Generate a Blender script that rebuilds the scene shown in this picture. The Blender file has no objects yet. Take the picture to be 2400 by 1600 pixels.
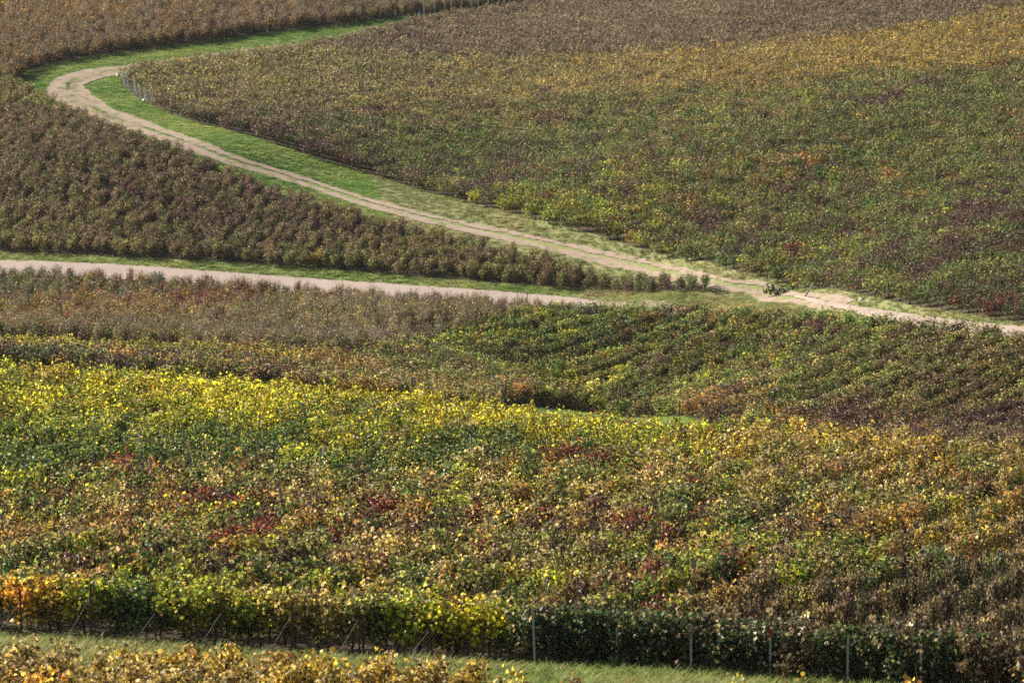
import bpy, math, random
import numpy as np
R = math.radians
rng = np.random.default_rng(7)
random.seed(7)
SC = bpy.context.scene
COL = SC.collection

# ------------------------------------------------------------------ camera
# picture coordinates used below: 2352 x 1568, F = focal length in those pixels
PW, PH, F = 2352.0, 1568.0, 7840.0
CX, CY = PW/2, PH/2
HORIZON = -780.0
PITCH = math.atan((CY-HORIZON)/F)
CAMZ = 60.0
cam_d = bpy.data.cameras.new('camera')
cam_d.sensor_width = 36.0
cam_d.lens = 36.0*F/PW
cam_d.clip_start = 1.0
cam_d.clip_end = 3000.0
cam = bpy.data.objects.new('camera', cam_d)
cam.location = (0, 0, CAMZ)
cam.rotation_euler = (math.pi/2-PITCH, 0, 0)
cam_d.dof.use_dof = True
cam_d.dof.focus_distance = 105.0
cam_d.dof.aperture_fstop = 2.2
COL.objects.link(cam)
SC.camera = cam

# ------------------------------------------------------------------ light
SUN_AZ = R(-60)          # measured from straight ahead (+Y), negative = to the left
SUN_EL = R(31)
world = bpy.data.worlds.new('World')
SC.world = world
world.use_nodes = True
wn = world.node_tree
sky = wn.nodes.new('ShaderNodeTexSky')
sky.sky_type = 'NISHITA'
sky.sun_disc = False
sky.sun_elevation = SUN_EL
sky.sun_rotation = SUN_AZ
sky.air_density = 1.0
sky.dust_density = 1.5
bg = wn.nodes['Background']
bg.inputs['Strength'].default_value = 0.05
wn.links.new(sky.outputs['Color'], bg.inputs['Color'])
sd = bpy.data.lights.new('sun', 'SUN')
sd.energy = 5.0
sd.angle = R(0.53)
sd.color = (1.0, 0.93, 0.82)
sun = bpy.data.objects.new('sun', sd)
from mathutils import Vector
to_sun = Vector((math.sin(SUN_AZ)*math.cos(SUN_EL), math.cos(SUN_AZ)*math.cos(SUN_EL), math.sin(SUN_EL)))
sun.rotation_euler = (-to_sun).to_track_quat('-Z', 'Y').to_euler()
sun.location = to_sun*200
COL.objects.link(sun)
SC.view_settings.view_transform = 'Standard'
SC.view_settings.look = 'None'
SC.view_settings.gamma = 1.0
SC.view_settings.exposure = 0.85
SC.view_settings.use_curve_mapping = False
SC.render.engine = 'CYCLES'
SC.cycles.use_denoising = False
SC.cycles.max_bounces = 4
SC.cycles.diffuse_bounces = 2
SC.cycles.glossy_bounces = 2
SC.cycles.transmission_bounces = 2
SC.cycles.volume_bounces = 0
SC.cycles.sample_clamp_indirect = 4.0
SC.cycles.caustics_reflective = False
SC.cycles.caustics_refractive = False

# ------------------------------------------------------------------ terrain
cp, sp = math.cos(PITCH), math.sin(PITCH)
def rays(px, py):
    """direction per unit of distance along the optical axis"""
    a = (np.asarray(px, float)-CX)/F
    b = (CY-np.asarray(py, float))/F
    return np.stack([a, cp+b*sp, -sp+b*cp], -1)
def at_scale(px, py, s):
    """the point seen at a pixel where s pixels show one metre"""
    return rays(px, py)*(F/np.asarray(s, float))[..., None] + np.array([0, 0, CAMZ])

# ground heights read from how large vines and stakes show (pixel, pixel, pixels per metre)
CTRL = [
 (0,1640,112),(1176,1660,114),(2352,1690,116),
 (0,1460,100),(600,1505,101.5),(1230,1535,103),(1800,1556,104.5),(2352,1580,106),
 (0,1230,82),(1176,1300,84),(2352,1350,86),
 (0,1050,70),(1176,1130,71),(2352,1180,73),
 (0,905,62),(600,945,60),(1150,990,60),(1400,1030,61),(1750,1048,63),(2352,1090,67),
 (-900,1640,112),(3250,1700,116),(-900,1000,68),(3250,1150,70),
 (0,828,47.5),(300,838,47),(700,842,44.5),(1000,872,43),
 (0,775,37.5),(400,800,38.5),(700,815,40.5),(1000,830,41),(1000,750,37.5),
 (0,603,33),(700,655,34),(1176,720,35.5),(1400,697,35),(1300,955,40.5),(1300,850,38.5),
 (1500,970,41.5),(1900,850,42),(1900,1000,45.5),(2352,1010,48),(2352,850,44.5),(1750,690,36.5),(1850,690,38),(2352,755,42),
 (0,400,31),(400,480,32),(0,210,28.3),(500,340,30.6),
 (120,190,28),(300,275,29.3),(700,410,31),(900,475,32),(1240,545,33.2),(1650,645,36),
 (1176,400,30.5),(1176,200,27.3),(1176,60,24.5),(1700,400,33),(1700,200,29.5),(1700,50,26.5),
 (2352,500,37.5),(2352,300,33.5),(2352,100,29.5),(2352,0,27.5),
 (60,150,27.3),(450,100,26),(950,35,24.5),(0,20,24.2),(500,0,23.6),(1200,10,23.6),
 (-700,603,32.5),(-700,300,29),(-700,0,23.5),(-700,800,44),(3100,755,44),(3100,300,35),(3100,0,28.5),(3100,1010,51),
 (400,-70,21.5),(1300,-60,22),(2200,-80,25),
]
C = np.array(CTRL, float)
P3 = at_scale(C[:,0], C[:,1], C[:,2])
ANCH = np.array([(-60,20,46),(0,20,45.5),(60,20,45),(-60,-30,50),(60,-30,50),
                 (-120,120,32),(120,120,32),(-150,250,22),(150,250,27),(-130,420,30),(0,430,30),(130,420,32),
                 (-150,-30,48),(150,-30,48)], float)
P3 = np.concatenate([P3, ANCH])
S0 = 100.0
def tps_k(r2): return np.where(r2 > 1e-12, 0.5*r2*np.log(np.maximum(r2, 1e-12)), 0.0)
XY = P3[:, :2]/S0
nP = len(P3)
D2 = ((XY[:,None]-XY[None])**2).sum(-1)
lam = np.full(nP, 0.0012)
K = np.zeros((nP+3, nP+3))
K[:nP,:nP] = tps_k(D2)+np.diag(lam)
K[:nP,nP] = 1; K[:nP,nP+1:] = XY
K[nP,:nP] = 1; K[nP+1:,:nP] = XY.T
sol = np.linalg.solve(K, np.concatenate([P3[:,2], np.zeros(3)]))
def tps(x, y):
    q = np.stack([x, y], -1)/S0
    out = sol[nP]+q@sol[nP+1:]
    for i in range(nP):
        out = out+sol[i]*tps_k((q[...,0]-XY[i,0])**2+(q[...,1]-XY[i,1])**2)
    return out
GX0, GX1, GY0, GY1, GS = -130.0, 130.0, 10.0, 440.0, 1.0
gx = np.arange(GX0, GX1+GS/2, GS); gy = np.arange(GY0, GY1+GS/2, GS)
GXX, GYY = np.meshgrid(gx, gy)
GZ = tps(GXX, GYY)
def hz(x, y):
    x = np.asarray(x, float); y = np.asarray(y, float)
    u = np.clip((x-GX0)/GS, 0, len(gx)-1.001); v = np.clip((y-GY0)/GS, 0, len(gy)-1.001)
    i = u.astype(int); j = v.astype(int); fu = u-i; fv = v-j
    return (GZ[j,i]*(1-fu)*(1-fv)+GZ[j,i+1]*fu*(1-fv)+GZ[j+1,i]*(1-fu)*fv+GZ[j+1,i+1]*fu*fv)
def ground(px, py, dmin=45.0, lift=0.0):
    """where the sight line through a pixel meets the ground (first hit beyond dmin metres)"""
    d = rays(px, py).reshape(-1, 3)
    t = np.arange(dmin, 430.0, 0.4)
    X = d[:,None,0]*t; Y = d[:,None,1]*t; Z = CAMZ+d[:,None,2]*t
    g = Z-hz(X, Y)-lift
    hit = (g[:,:-1] > 0) & (g[:,1:] <= 0)
    k = np.where(hit.any(1), hit.argmax(1), len(t)-2)
    r = np.arange(len(d))
    g0, g1 = g[r,k], g[r,k+1]
    w = np.clip(g0/np.where(np.abs(g0-g1) < 1e-9, 1, g0-g1), 0, 1)
    tt = t[k]+w*0.4
    return d*tt[:,None]+np.array([0,0,CAMZ])
def gpt(pts, dmin=45.0, lift=0.0):
    a = np.array(pts, float)
    return ground(a[:,0], a[:,1], dmin, lift)[:, :2]
def project(p):
    p = np.asarray(p, float); q = p-np.array([0,0,CAMZ])
    dep = q[...,1]*cp-q[...,2]*sp
    up = q[...,1]*sp+q[...,2]*cp
    return CX+F*q[...,0]/dep, CY-F*up/dep, dep

# ------------------------------------------------------------------ materials
def newmat(name):
    m = bpy.data.materials.new(name); m.use_nodes = True
    n = m.node_tree; n.nodes.clear()
    out = n.nodes.new('ShaderNodeOutputMaterial')
    b = n.nodes.new('ShaderNodeBsdfPrincipled')
    n.links.new(b.outputs[0], out.inputs[0])
    return m, n, b, out
def noise_mix(n, scale, c1, c2, lo=0.35, hi=0.65, detail=6, coord=None, rough=0.6):
    t = n.nodes.new('ShaderNodeTexNoise'); t.inputs['Scale'].default_value = scale
    t.inputs['Detail'].default_value = detail; t.inputs['Roughness'].default_value = rough
    n.links.new(coord, t.inputs['Vector'])
    mr = n.nodes.new('ShaderNodeMapRange'); mr.inputs[1].default_value = lo; mr.inputs[2].default_value = hi
    n.links.new(t.outputs['Fac'], mr.inputs[0])
    mx = n.nodes.new('ShaderNodeMix'); mx.data_type = 'RGBA'
    n.links.new(mr.outputs[0], mx.inputs[0])
    for s, c in ((6, c1), (7, c2)):
        if hasattr(c, 'is_output'): n.links.new(c, mx.inputs[s])
        else: mx.inputs[s].default_value = (*c, 1)
    return mx.outputs[2]
def earth_mat(name, layers, bump=0.02, bscale=9.0, rough=0.95):
    """layers: first colour, then (scale, colour, lo, hi)"""
    m, n, b, out = newmat(name)
    co = n.nodes.new('ShaderNodeNewGeometry').outputs['Position']
    c = layers[0]
    for (sc, col, lo, hi) in layers[1:]:
        c = noise_mix(n, sc, c, col, lo, hi, coord=co)
    n.links.new(c, b.inputs['Base Color'])
    b.inputs['Roughness'].default_value = rough
    b.inputs['Specular IOR Level'].default_value = 0.2
    t = n.nodes.new('ShaderNodeTexNoise'); t.inputs['Scale'].default_value = bscale; t.inputs['Detail'].default_value = 8
    n.links.new(co, t.inputs['Vector'])
    bp = n.nodes.new('ShaderNodeBump'); bp.inputs['Distance'].default_value = bump; bp.inputs['Strength'].default_value = 1.0
    n.links.new(t.outputs['Fac'], bp.inputs['Height']); n.links.new(bp.outputs[0], b.inputs['Normal'])
    return m
M_SOIL = earth_mat('soil', [(0.085,0.06,0.038),(0.25,(0.07,0.075,0.028),.4,.6),(3.0,(0.12,0.088,0.06),.45,.7)], .05, 6)
M_GRASS = earth_mat('grass_turf', [(0.19,0.25,0.07),(0.35,(0.24,0.28,0.09),.4,.65),(1.6,(0.11,0.19,0.04),.5,.7),(4.0,(0.32,0.28,0.15),.6,.8)], .06, 7)
M_DRYGRASS = earth_mat('dry_turf', [(0.27,0.25,0.10),(0.5,(0.16,0.20,0.06),.42,.62),(3.0,(0.34,0.28,0.15),.5,.75)], .06, 7)
M_ROAD = earth_mat('chalk_road', [(0.45,0.355,0.295),(0.4,(0.39,0.305,0.25),.4,.65),(7.0,(0.52,0.42,0.36),.5,.75)], .015, 14)
M_TRACK = earth_mat('dirt_track', [(0.40,0.30,0.225),(0.8,(0.32,0.235,0.17),.45,.7),(6.0,(0.48,0.375,0.29),.5,.75),(1.1,(0.20,0.21,0.08),.52,.66)], .03, 9)
M_ASPH = earth_mat('asphalt', [(0.10,0.10,0.105),(5.0,(0.14,0.14,0.14),.4,.7)], .01, 30)

def attr(n, name, kind):
    a = n.nodes.new('ShaderNodeAttribute'); a.attribute_name = name; a.attribute_type = kind; return a
def leaf_material():
    m, n, b, out = newmat('vine_leaf')
    lf = attr(n, 'leaf', 'GEOMETRY')
    sep = n.nodes.new('ShaderNodeSeparateXYZ'); n.links.new(lf.outputs['Vector'], sep.inputs[0])
    ca, cb, cc = (attr(n, k, 'INSTANCER').outputs['Vector'] for k in ('ca','cb','cc'))
    def sel(th, a, bsock):
        g = n.nodes.new('ShaderNodeMath'); g.operation = 'GREATER_THAN'; g.inputs[1].default_value = th
        n.links.new(sep.outputs[0], g.inputs[0])
        mx = n.nodes.new('ShaderNodeMix'); mx.data_type = 'RGBA'
        n.links.new(g.outputs[0], mx.inputs[0]); n.links.new(a, mx.inputs[6]); n.links.new(bsock, mx.inputs[7])
        return mx.outputs[2]
    c = sel(0.8, sel(0.45, ca, cb), cc)
    # leaf by leaf value differences and a few brown margins
    mr = n.nodes.new('ShaderNodeMapRange'); mr.inputs[3].default_value = 0.22; mr.inputs[4].default_value = 2.3
    pw = n.nodes.new('ShaderNodeMath'); pw.operation = 'POWER'; pw.inputs[1].default_value = 1.9  # many dark leaves, few bright: shadow depth put into the leaf colour
    n.links.new(sep.outputs[1], pw.inputs[0]); n.links.new(pw.outputs[0], mr.inputs[0])
    vm = n.nodes.new('ShaderNodeVectorMath'); vm.operation = 'SCALE'
    n.links.new(c, vm.inputs[0]); n.links.new(mr.outputs[0], vm.inputs[3])
    col = vm.outputs[0]
    g3 = n.nodes.new('ShaderNodeMath'); g3.operation = 'GREATER_THAN'; g3.inputs[1].default_value = .93
    n.links.new(sep.outputs[2], g3.inputs[0])
    dry = n.nodes.new('ShaderNodeMix'); dry.data_type = 'RGBA'; dry.inputs[7].default_value = (.48,.33,.15,1)  # pale dry leaves, also standing in for highlights put into the colour
    n.links.new(g3.outputs[0], dry.inputs[0]); n.links.new(col, dry.inputs[6])
    col = dry.outputs[2]
    co = n.nodes.new('ShaderNodeNewGeometry').outputs['Position']
    t = n.nodes.new('ShaderNodeTexNoise'); t.inputs['Scale'].default_value = 28; t.inputs['Detail'].default_value = 3
    n.links.new(co, t.inputs['Vector'])
    m2 = n.nodes.new('ShaderNodeMapRange'); m2.inputs[1].default_value = .52; m2.inputs[2].default_value = .72; m2.inputs[4].default_value = .28
    n.links.new(t.outputs['Fac'], m2.inputs[0])
    mx = n.nodes.new('ShaderNodeMix'); mx.data_type = 'RGBA'
    n.links.new(m2.outputs[0], mx.inputs[0]); n.links.new(col, mx.inputs[6]); mx.inputs[7].default_value = (.12,.07,.03,1)
    col = mx.outputs[2]
    n.links.new(col, b.inputs['Base Color'])
    b.inputs['Roughness'].default_value = 0.45
    b.inputs['Specular IOR Level'].default_value = 0.35
    tr = n.nodes.new('ShaderNodeBsdfTranslucent')
    g = n.nodes.new('ShaderNodeVectorMath'); g.operation = 'SCALE'; g.inputs[3].default_value = 1.25
    n.links.new(col, g.inputs[0]); n.links.new(g.outputs[0], tr.inputs['Color'])
    ms = n.nodes.new('ShaderNodeMixShader'); ms.inputs[0].default_value = 0.45
    n.links.new(b.outputs[0], ms.inputs[1]); n.links.new(tr.outputs[0], ms.inputs[2])
    n.links.new(ms.outputs[0], out.inputs[0])
    return m
M_LEAF = leaf_material()
def plain(name, c1, c2, scale, rough=.8, metal=0.0):
    m, n, b, out = newmat(name)
    co = n.nodes.new('ShaderNodeNewGeometry').outputs['Position']
    n.links.new(noise_mix(n, scale, c1, c2, coord=co), b.inputs['Base Color'])
    b.inputs['Roughness'].default_value = rough; b.inputs['Metallic'].default_value = metal
    return m
M_BARK = plain('vine_bark', (.06,.042,.03), (.13,.095,.07), 30)
M_CANE = plain('vine_cane', (.14,.095,.06), (.23,.165,.10), 14)
M_RUST = plain('rusty_iron', (.10,.035,.02), (.05,.02,.014), 18, .75)
M_REDPAINT = plain('red_paint', (.45,.05,.03), (.32,.04,.03), 18, .55)
M_GALV = plain('galvanised_steel', (.42,.44,.48), (.30,.32,.36), 22, .5, .35)
M_WHITE = plain('white_stake', (.75,.75,.74), (.62,.62,.61), 20, .6)
M_WIRE = plain('wire', (.30,.31,.33), (.20,.20,.22), 10, .7, .0)
M_WOOD = plain('weathered_wood', (.40,.38,.34), (.27,.26,.23), 16, .9)
M_STONE = plain('chalk_stone', (.62,.56,.48), (.45,.40,.34), 6, .9)
M_PLASTIC = plain('white_plastic', (.8,.8,.8), (.72,.73,.74), 8, .45)
M_YPLASTIC = plain('yellow_plastic', (.75,.6,.08), (.65,.5,.06), 8, .45)
def blade_material():
    m, n, b, out = newmat('grass_blade')
    ca = attr(n, 'ca', 'INSTANCER').outputs['Vector']
    n.links.new(ca, b.inputs['Base Color'])
    b.inputs['Roughness'].default_value = .5; b.inputs['Specular IOR Level'].default_value = .3
    tr = n.nodes.new('ShaderNodeBsdfTranslucent'); n.links.new(ca, tr.inputs['Color'])
    ms = n.nodes.new('ShaderNodeMixShader'); ms.inputs[0].default_value = .4
    n.links.new(b.outputs[0], ms.inputs[1]); n.links.new(tr.outputs[0], ms.inputs[2]); n.links.new(ms.outputs[0], out.inputs[0])
    return m
M_BLADE = blade_material()

# ------------------------------------------------------------------ mesh helpers
def mesh_np(name, V, faces, mats, fm=None, attrs=None, smooth=False):
    me = bpy.data.meshes.new(name)
    V = np.asarray(V, float)
    if isinstance(faces, np.ndarray):
        k = faces.shape[1]
        me.vertices.add(len(V)); me.vertices.foreach_set('co', V.ravel())
        me.loops.add(faces.size); me.loops.foreach_set('vertex_index', faces.ravel().astype(np.int32))
        me.polygons.add(len(faces)); me.polygons.foreach_set('loop_start', np.arange(0, faces.size, k, dtype=np.int32))
    else:
        me.from_pydata(V.tolist(), [], faces)
    for m in mats: me.materials.append(m)
    me.update(calc_edges=True)
    if fm is not None: me.polygons.foreach_set('material_index', np.asarray(fm, np.int32))
    if attrs:
        for k, v in attrs.items():
            a = me.attributes.new(k, 'FLOAT_VECTOR', 'POINT'); a.data.foreach_set('vector', np.asarray(v, np.float32).ravel())
    if smooth: me.polygons.foreach_set('use_smooth', np.ones(len(me.polygons), bool))
    me.update()
    return me
def link(name, me, parent=None, **props):
    o = bpy.data.objects.new(name, me); COL.objects.link(o)
    if parent: o.parent = parent
    for k, v in props.items(): o[k] = v
    return o
def empty(name, loc, **props):
    o = bpy.data.objects.new(name, None); o.location = loc; o.empty_display_size = .2
    COL.objects.link(o)
    for k, v in props.items(): o[k] = v
    return o

# ground sheet
ny, nx = GZ.shape
idx = np.arange(nx*ny).reshape(ny, nx)
quads = np.stack([idx[:-1,:-1], idx[:-1,1:], idx[1:,1:], idx[1:,:-1]], -1).reshape(-1, 4)
me = mesh_np('ground', np.stack([GXX, GYY, GZ], -1).reshape(-1, 3), quads, [M_SOIL], smooth=True)
link('ground', me, kind='structure', label='brown soil of the rolling vineyard slopes')

def resample(P, n):
    P = np.asarray(P, float); s = np.r_[0, np.cumsum(np.linalg.norm(np.diff(P, axis=0), axis=1))]
    # Catmull-Rom through the points, then even spacing
    Q = []
    Pe = np.vstack([2*P[0]-P[1], P, 2*P[-1]-P[-2]])
    for i in range(len(P)-1):
        p0,p1,p2,p3 = Pe[i],Pe[i+1],Pe[i+2],Pe[i+3]
        for t in np.linspace(0, 1, 16, endpoint=False):
            Q.append(.5*((2*p1)+(p2-p0)*t+(2*p0-5*p1+4*p2-p3)*t*t+(3*p1-p0-3*p2+p3)*t**3))
    Q.append(P[-1]); Q = np.array(Q)
    s = np.r_[0, np.cumsum(np.linalg.norm(np.diff(Q, axis=0), axis=1))]
    u = np.linspace(0, s[-1], n)
    return np.stack([np.interp(u, s, Q[:,0]), np.interp(u, s, Q[:,1])], -1)
def pairs(A, B, n):
    """resample two paired edges together so the pairing is kept"""
    m = resample(np.hstack([A, B])[:, :2], 2)  # (keeps the interface simple)
    A = np.asarray(A); B = np.asarray(B)
    k = len(A); t = np.linspace(0, k-1, n)
    def cr(P):
        Pe = np.vstack([2*P[0]-P[1], P, 2*P[-1]-P[-2]]); out = []
        for x in t:
            i = min(int(x), k-2); f = x-i; p0,p1,p2,p3 = Pe[i],Pe[i+1],Pe[i+2],Pe[i+3]
            out.append(.5*((2*p1)+(p2-p0)*f+(2*p0-5*p1+4*p2-p3)*f*f+(3*p1-p0-3*p2+p3)*f**3))
        return np.array(out)
    return cr(A), cr(B)
def ribbon(name, A, B, n, m, off, mat, jitter=0.0, crown=0.0, ruts=0.0, **props):
    A, B = pairs(A, B, n)
    if jitter:
        for E, O in ((A, B), (B, A)):
            w = (rng.normal(size=(n,)))
            w = np.convolve(w, np.ones(3)/3, 'same')*jitter
            d = E-O; d = d/np.maximum(np.linalg.norm(d, axis=1), 1e-6)[:,None]
            E += d*w[:,None]
    f = np.linspace(0, 1, m)
    P = A[:,None]*(1-f)[None,:,None]+B[:,None]*f[None,:,None]
    Z = hz(P[...,0], P[...,1])+off+crown*(4*f*(1-f))[None]
    if ruts: Z = Z-ruts*(np.exp(-((f-.25)/.09)**2)+np.exp(-((f-.75)/.09)**2))[None]
    V = np.concatenate([P, Z[...,None]], -1).reshape(-1, 3)
    ix = np.arange(n*m).reshape(n, m)
    q = np.stack([ix[:-1,:-1], ix[:-1,1:], ix[1:,1:], ix[1:,:-1]], -1).reshape(-1, 4)
    # face up
    v0, v1, v3 = V[q[0,0]], V[q[0,1]], V[q[0,3]]
    if np.cross(v1-v0, v3-v0)[2] < 0: q = q[:, ::-1].copy()
    o = link(name, mesh_np(name, V, q, [mat], smooth=True), kind='structure', **props)
    return o, P

# ------------------------------------------------------------------ paths, verges and roads
COR_A = [(1380,-12),(1180,12),(1000,32),(850,50),(700,66),(600,78),(450,100),(300,118),(150,140),(60,165),(48,185),(95,225),(170,265),(300,315),(480,385),(700,462),(900,520),(1240,598),(1500,655),(1670,685),(1760,700),(1850,720),(2000,755),(2200,790),(2352,810),(2560,842)]
COR_B = [(1380,2),(1180,28),(1000,56),(850,90),(700,122),(560,142),(430,158),(330,172),(285,180),(278,190),(278,198),(290,208),(320,228),(360,248),(450,282),(640,335),(850,398),(1130,478),(1400,550),(1600,598),(1700,625),(1800,648),(1950,672),(2150,712),(2300,735),(2540,772)]
WA, WB = gpt(COR_A, 150), gpt(COR_B, 150)
_, COR_P = ribbon('grass_strip', WA[:17], WB[:17], 320, 12, 0.03, M_GRASS)
M_MIXGRASS = earth_mat('mixed_turf', [(0.27,0.29,0.11),(0.4,(0.20,0.26,0.08),.45,.65),(1.3,(0.36,0.30,0.17),.5,.68),(5.0,(0.42,0.34,0.22),.58,.75)], .06, 7)
_, COR2_P = ribbon('dry_grass_strip', WA[16:], WB[16:], 220, 12, 0.034, M_MIXGRASS)
VER_U = [(-160,572),(0,580),(300,592),(700,617),(1000,641),(1200,656),(1400,670),(1600,682),(1680,690),(1760,700),(1860,716)]
VER_L = [(-160,592),(0,598),(300,611),(700,640),(1000,660),(1200,675),(1400,692),(1600,716),(1700,738),(1800,756),(1920,776)]
WU, WL = gpt(VER_U, 150), gpt(VER_L, 150)
_, VER_P = ribbon('grass_verge', WU, WL, 260, 8, 0.05, M_GRASS)
ROAD_L = [(-160,624),(0,631),(300,645),(700,676),(1000,698),(1200,714),(1400,732),(1600,756),(1700,772),(1800,786),(1920,800)]
WR = gpt(ROAD_L, 150)
ribbon('road', WL, WR, 260, 8, 0.07, M_ROAD, jitter=.10, crown=.05)
# the grassy track, two wheel ruts of bare earth
TRK = [(1180,40),(1000,68),(850,92),(700,107),(560,122),(430,140),(310,158),(225,170),(170,186),(155,206),(190,238),(300,285),(480,349),(700,419),(900,481),(1240,559),(1500,618),(1650,650),(1750,668),(1850,688),(1930,706)]
WT = resample(gpt(TRK, 150), 320)
tn = np.gradient(WT, axis=0); tn = np.stack([-tn[:,1], tn[:,0]], -1); tn /= np.linalg.norm(tn, axis=1)[:,None]
wpx = project(np.c_[WT, hz(WT[:,0], WT[:,1])])
arc = np.linspace(0, 1, len(WT))
hw = np.interp(wpx[0], [100,140,220,400,900,1500,1700,1800], [1.6,1.75,1.6,1.3,1.2,1.05,1.1,1.1])
hw = np.where((wpx[1] < 150) & (wpx[0] > 180), .8, hw)
hw = hw*(1+.12*np.sin(arc*83)+.10*np.sin(arc*191+1))
sep_ = np.interp(wpx[0], [100,260,420,900,1500,1900], [.80,.80,.66,.50,.48,.60])
wid_ = np.interp(wpx[0], [100,260,420,700,1200,1500,1900], [.95,.85,.60,.40,.33,.32,.42])*(1+.16*np.sin(arc*97)+.12*np.sin(arc*211+1))
top_ = (wpx[1] < 152) & (wpx[0] > 260)
wid_ = np.where(top_, .34, wid_)
hw = sep_+wid_
for sg in (-1, 1):
    c_ = WT+tn*(sg*sep_)[:,None]; w_ = wid_*(1.0 if sg < 0 else .8)
    ribbon('wheel_rut', c_-tn*w_[:,None], c_+tn*w_[:,None], 900, 6, 0.075+.004*sg, M_TRACK, jitter=.10, label='bare earth wheel rut of the grassy track')
TR2U = [(1825,679),(1870,688),(1950,703),(2050,718),(2200,738),(2352,753),(2560,780)]
TR2L = [(1825,686),(1870,698),(1950,717),(2050,746),(2200,775),(2352,795),(2560,827)]
ribbon('road_junction', gpt(TR2U,150), gpt(TR2L,150), 160, 8, 0.09, M_ROAD, jitter=.16, crown=.04)
# dry grass wedge where road and track part
DW_U = [(1330,664),(1440,672),(1680,692),(1760,700),(1850,706),(1960,728)]
DW_L = [(1330,688),(1440,730),(1680,764),(1760,752),(1850,762),(1960,778)]
_, DRY_P = ribbon('dry_grass_wedge', gpt(DW_U,150), gpt(DW_L,150), 120, 8, 0.082, M_DRYGRASS, jitter=.1)
# lane glimpsed behind the crest of the near parcel
LN_U = [(1000,912),(1180,938),(1300,949),(1500,963),(1610,971)]
LN_M = [(1000,922),(1180,948),(1300,957),(1500,971),(1610,980)]
LN_L = [(1000,948),(1180,972),(1300,981),(1500,996),(1610,1005)]
LU, LM, LL = gpt(LN_U,150), gpt(LN_M,150), gpt(LN_L,150)
_, LANE_P = ribbon('lane_verge', LU, LM, 80, 4, 0.03, M_GRASS)
ribbon('lane', LM, LL, 80, 6, 0.05, M_ASPH, jitter=.04)
# grass path along the foot of the near parcel
FR_U = [(-500,1425),(0,1465),(360,1494),(673,1512),(985,1526),(1230,1530),(1580,1550),(1940,1576),(2352,1606),(2800,1640)]
FR_L = [(-500,1530),(0,1560),(360,1588),(673,1606),(985,1622),(1230,1644),(1580,1666),(1940,1690),(2352,1716),(2800,1750)]
FU, FL = gpt(FR_U), gpt(FR_L)
_, FRONT_P = ribbon('grass_path', FU, FL, 160, 10, 0.03, M_GRASS)

# ------------------------------------------------------------------ vine shapes
HOLD = bpy.data.collections.new('shapes')   # source shapes, not part of the scene
def polar(lst): return [(r*math.cos(R(a)), r*math.sin(R(a))) for a, r in lst]
half = [(0,1.0),(24,.66),(48,.95),(76,.62),(104,.88),(138,.60),(166,.66)]
T_NEAR = polar(half+[(180,.28)]+[(-a, r) for a, r in half[:0:-1]])
T_MID = polar([(0,1.0),(55,.88),(110,.86),(165,.55),(-165,.55),(-110,.86),(-55,.88)])
T_FAR = polar([(0,1.0),(85,.85),(180,.6),(-85,.85)])
def leaf_tpl(T, fan=True):
    V = [(x, y, -.22*(x*x+y*y)+.20*abs(y)) for x, y in T]
    n = len(V)
    if fan:
        V.append((0, 0, .02)); Fc = [(i, (i+1) % n, n) for i in range(n)]
    else:
        Fc = [(0,1,2),(0,2,3)]
    return np.array(V), np.array(Fc)
TPL = {'near': leaf_tpl(T_NEAR), 'mid': leaf_tpl(T_MID), 'far': leaf_tpl(T_FAR, False)}
def leaves(centres, normals, sizes, lod, g):
    V, Fc = TPL[lod]; n = len(centres)
    nz = normals/np.linalg.norm(normals, axis=1)[:,None]
    down = np.array([0,0,-1.0])+g.normal(0, .55, (n,3))
    tx = down-nz*(down*nz).sum(1)[:,None]; tx /= np.maximum(np.linalg.norm(tx, axis=1), 1e-6)[:,None]
    ty = np.cross(nz, tx)
    cup = g.uniform(.3, 2.4, n)*np.where(g.random(n) < .8, 1, -1)
    asp = g.uniform(.75, 1.1, n)
    W = (centres[:,None] + sizes[:,None,None]*(V[None,:,0:1]*tx[:,None]+V[None,:,1:2]*asp[:,None,None]*ty[:,None]+V[None,:,2:3]*cup[:,None,None]*nz[:,None]))
    Fa = (Fc[None]+(np.arange(n)*len(V))[:,None,None]).reshape(-1, 3)
    at = np.repeat(np.stack([g.random(n), g.random(n), g.random(n)], -1)[:,None], len(V), 1)
    return W.reshape(-1,3), Fa, at.reshape(-1,3)
def tube(P, r0, r1, k=5):
    P = np.asarray(P, float); n = len(P); V = []; Fc = []
    d = np.gradient(P, axis=0)
    for i in range(n):
        t = d[i]/np.linalg.norm(d[i]); a = np.cross(t, (0.31,.95,.1)); a /= np.linalg.norm(a); b = np.cross(t, a)
        r = r0+(r1-r0)*i/(n-1)
        for j in range(k):
            th = 2*math.pi*j/k; V.append(P[i]+r*(a*math.cos(th)+b*math.sin(th)))
    for i in range(n-1):
        for j in range(k):
            a0, a1 = i*k+j, i*k+(j+1) % k
            Fc += [(a0, a1, a1+k), (a0, a1+k, a0+k)]
    c = len(V); V.append(P[-1])
    Fc += [((n-1)*k+j, (n-1)*k+(j+1) % k, c) for j in range(k)]
    return np.array(V), np.array(Fc)
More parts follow.
